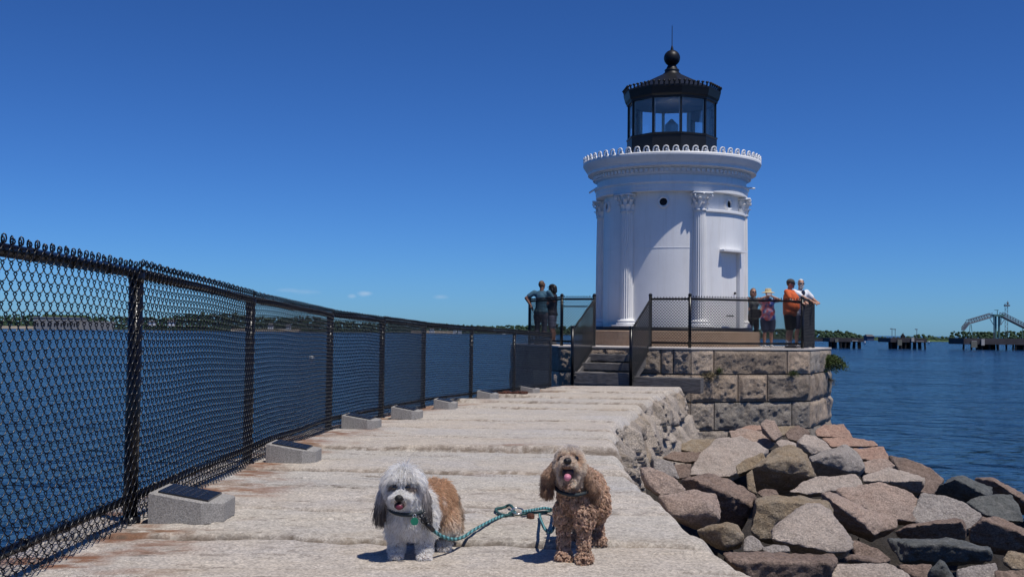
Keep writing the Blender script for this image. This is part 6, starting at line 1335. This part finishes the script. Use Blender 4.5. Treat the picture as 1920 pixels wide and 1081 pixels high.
mb = MB(); c = G(995, 973, 0); mb.lathe([(.018, -.02), (.020, .012), (.017, .020), (.008, .024), (0, .024)], c, 14); mb.build('head', M['rust'], pg, True)
# ================================================================== plants, debris
M['leaf'] = foliage_mat('shrub_leaf', (.035, .055, .018), (.060, .090, .028), (.095, .125, .045)); M['twig'] = plain('twig', (.10, .075, .045), .9, var=.3)
M['drygrass'] = plain('dry_grass', (.20, .165, .085), .9, var=.4, scale=9)
def shrub(name, label, cat, c, spread, n, h, leafn, ls, droop, seed, mats, bend=(0, 0)):
    g = random.Random(seed); t = thing(name, label, cat, c); st = MB(); lf = MB()
    for k in range(n):
        a = g.uniform(0, 6.28); d = Vector((math.cos(a)*spread[0]+bend[0], math.sin(a)*spread[1]+bend[1], 0))*g.uniform(.3, 1.0); hh = h*g.uniform(.55, 1.1); p = Vector(c)+d*.25; pts = [p]
        for i in range(1, 6): u = i/5; pts.append(p+d*u+Vector((0, 0, hh*(u-droop*u*u)))+Vector((g.uniform(-1, 1), g.uniform(-1, 1), g.uniform(-1, 1)))*.02)
        st.tube(pts, [.006, .005, .004, .003, .002, .001], 4)
        for i in range(leafn):
            u = g.uniform(.2, 1); j = min(4, int(u*5)); q = pts[j].lerp(pts[j+1], u*5-j)+Vector((g.gauss(0, 1), g.gauss(0, 1), g.gauss(0, 1)))*.035
            x = Vector((g.gauss(0, 1), g.gauss(0, 1), g.gauss(0, .7))).normalized(); y = x.cross(Vector((g.gauss(0, 1), g.gauss(0, 1), g.gauss(0, 1)))).normalized(); s = ls*g.uniform(.6, 1.3)
            lf.add([q-x*s, q-y*s*.32, q+x*s, q+y*s*.32+x.cross(y)*s*.12], [(0, 1, 2, 3)])
    st.build('stems', M[mats[1]], t); lf.build('leaves', M[mats[0]], t)
c = OV[2]+(OV[1]-OV[2])*.25
shrub('shrub', 'green shrub hanging from the right corner of the stone platform', 'shrub', (c.x+.0, c.y-.02, .30), (.32, .34), 70, .22, 70, .034, 2.6, 5, ('leaf', 'twig'), (.12, -.18))
shrub('shrub', 'dry straggly weed in the wall joint under the green shrub', 'weed', (c.x+.05, c.y-.1, -.30), (.16, .16), 18, .10, 16, .018, 2.6, 6, ('drygrass', 'twig'), (.04, -.10))
def wallpt(px, z):
    a, b_ = OV[0], OV[1]; best = min(range(200), key=lambda i: abs(960+2130*((a+(b_-a)*i/199).x)/((a+(b_-a)*i/199).y)-px-3)); p = a+(b_-a)*(best/199); return (p.x+.02, p.y-.05, z)
shrub('weed', 'dry grass tuft growing from the joint beside the timber beam', 'weed', wallpt(1325, -.09), (.20, .12), 30, .16, 14, .022, 1.9, 7, ('drygrass', 'twig'), (0, -.12))
shrub('weed', 'small green weed in the vertical joint of the platform wall', 'weed', wallpt(1344, -.02), (.10, .08), 16, .16, 16, .020, .8, 8, ('leaf', 'twig'), (0, -.08))
shrub('weed', 'green weed near the right end of the first wall course joint', 'weed', wallpt(1482, -.07), (.14, .08), 18, .13, 16, .020, 1.2, 9, ('leaf', 'twig'), (0, -.08))
# red brown seaweed and rubble at the end of the fence
M['seaweed'] = plain('dry_seaweed', (.085, .030, .018), .85, var=.6, scale=30, bump=1, bscale=50)
g = random.Random(3); mb = MB()
for k in range(240):
    c = ground(g.uniform(938, 985), g.uniform(737, 747)); z = path_z(c.x, c.y); r = g.uniform(.012, .035); p = Vector((c.x, c.y, z+r*.4)); a = g.uniform(0, 6.28)
    mb.tube([p, p+Vector((math.cos(a), math.sin(a), g.uniform(0, .5)))*r*2, p+Vector((math.cos(a+1), math.sin(a+1), .1))*r*3.2], [r*.5, r*.6, r*.2], 5)
o = mb.build('seaweed', M['seaweed'], base=tuple(ground(960, 742))); tag(o, 'heap of red brown dried seaweed by the farthest memorial wedge', 'seaweed', kind='stuff')
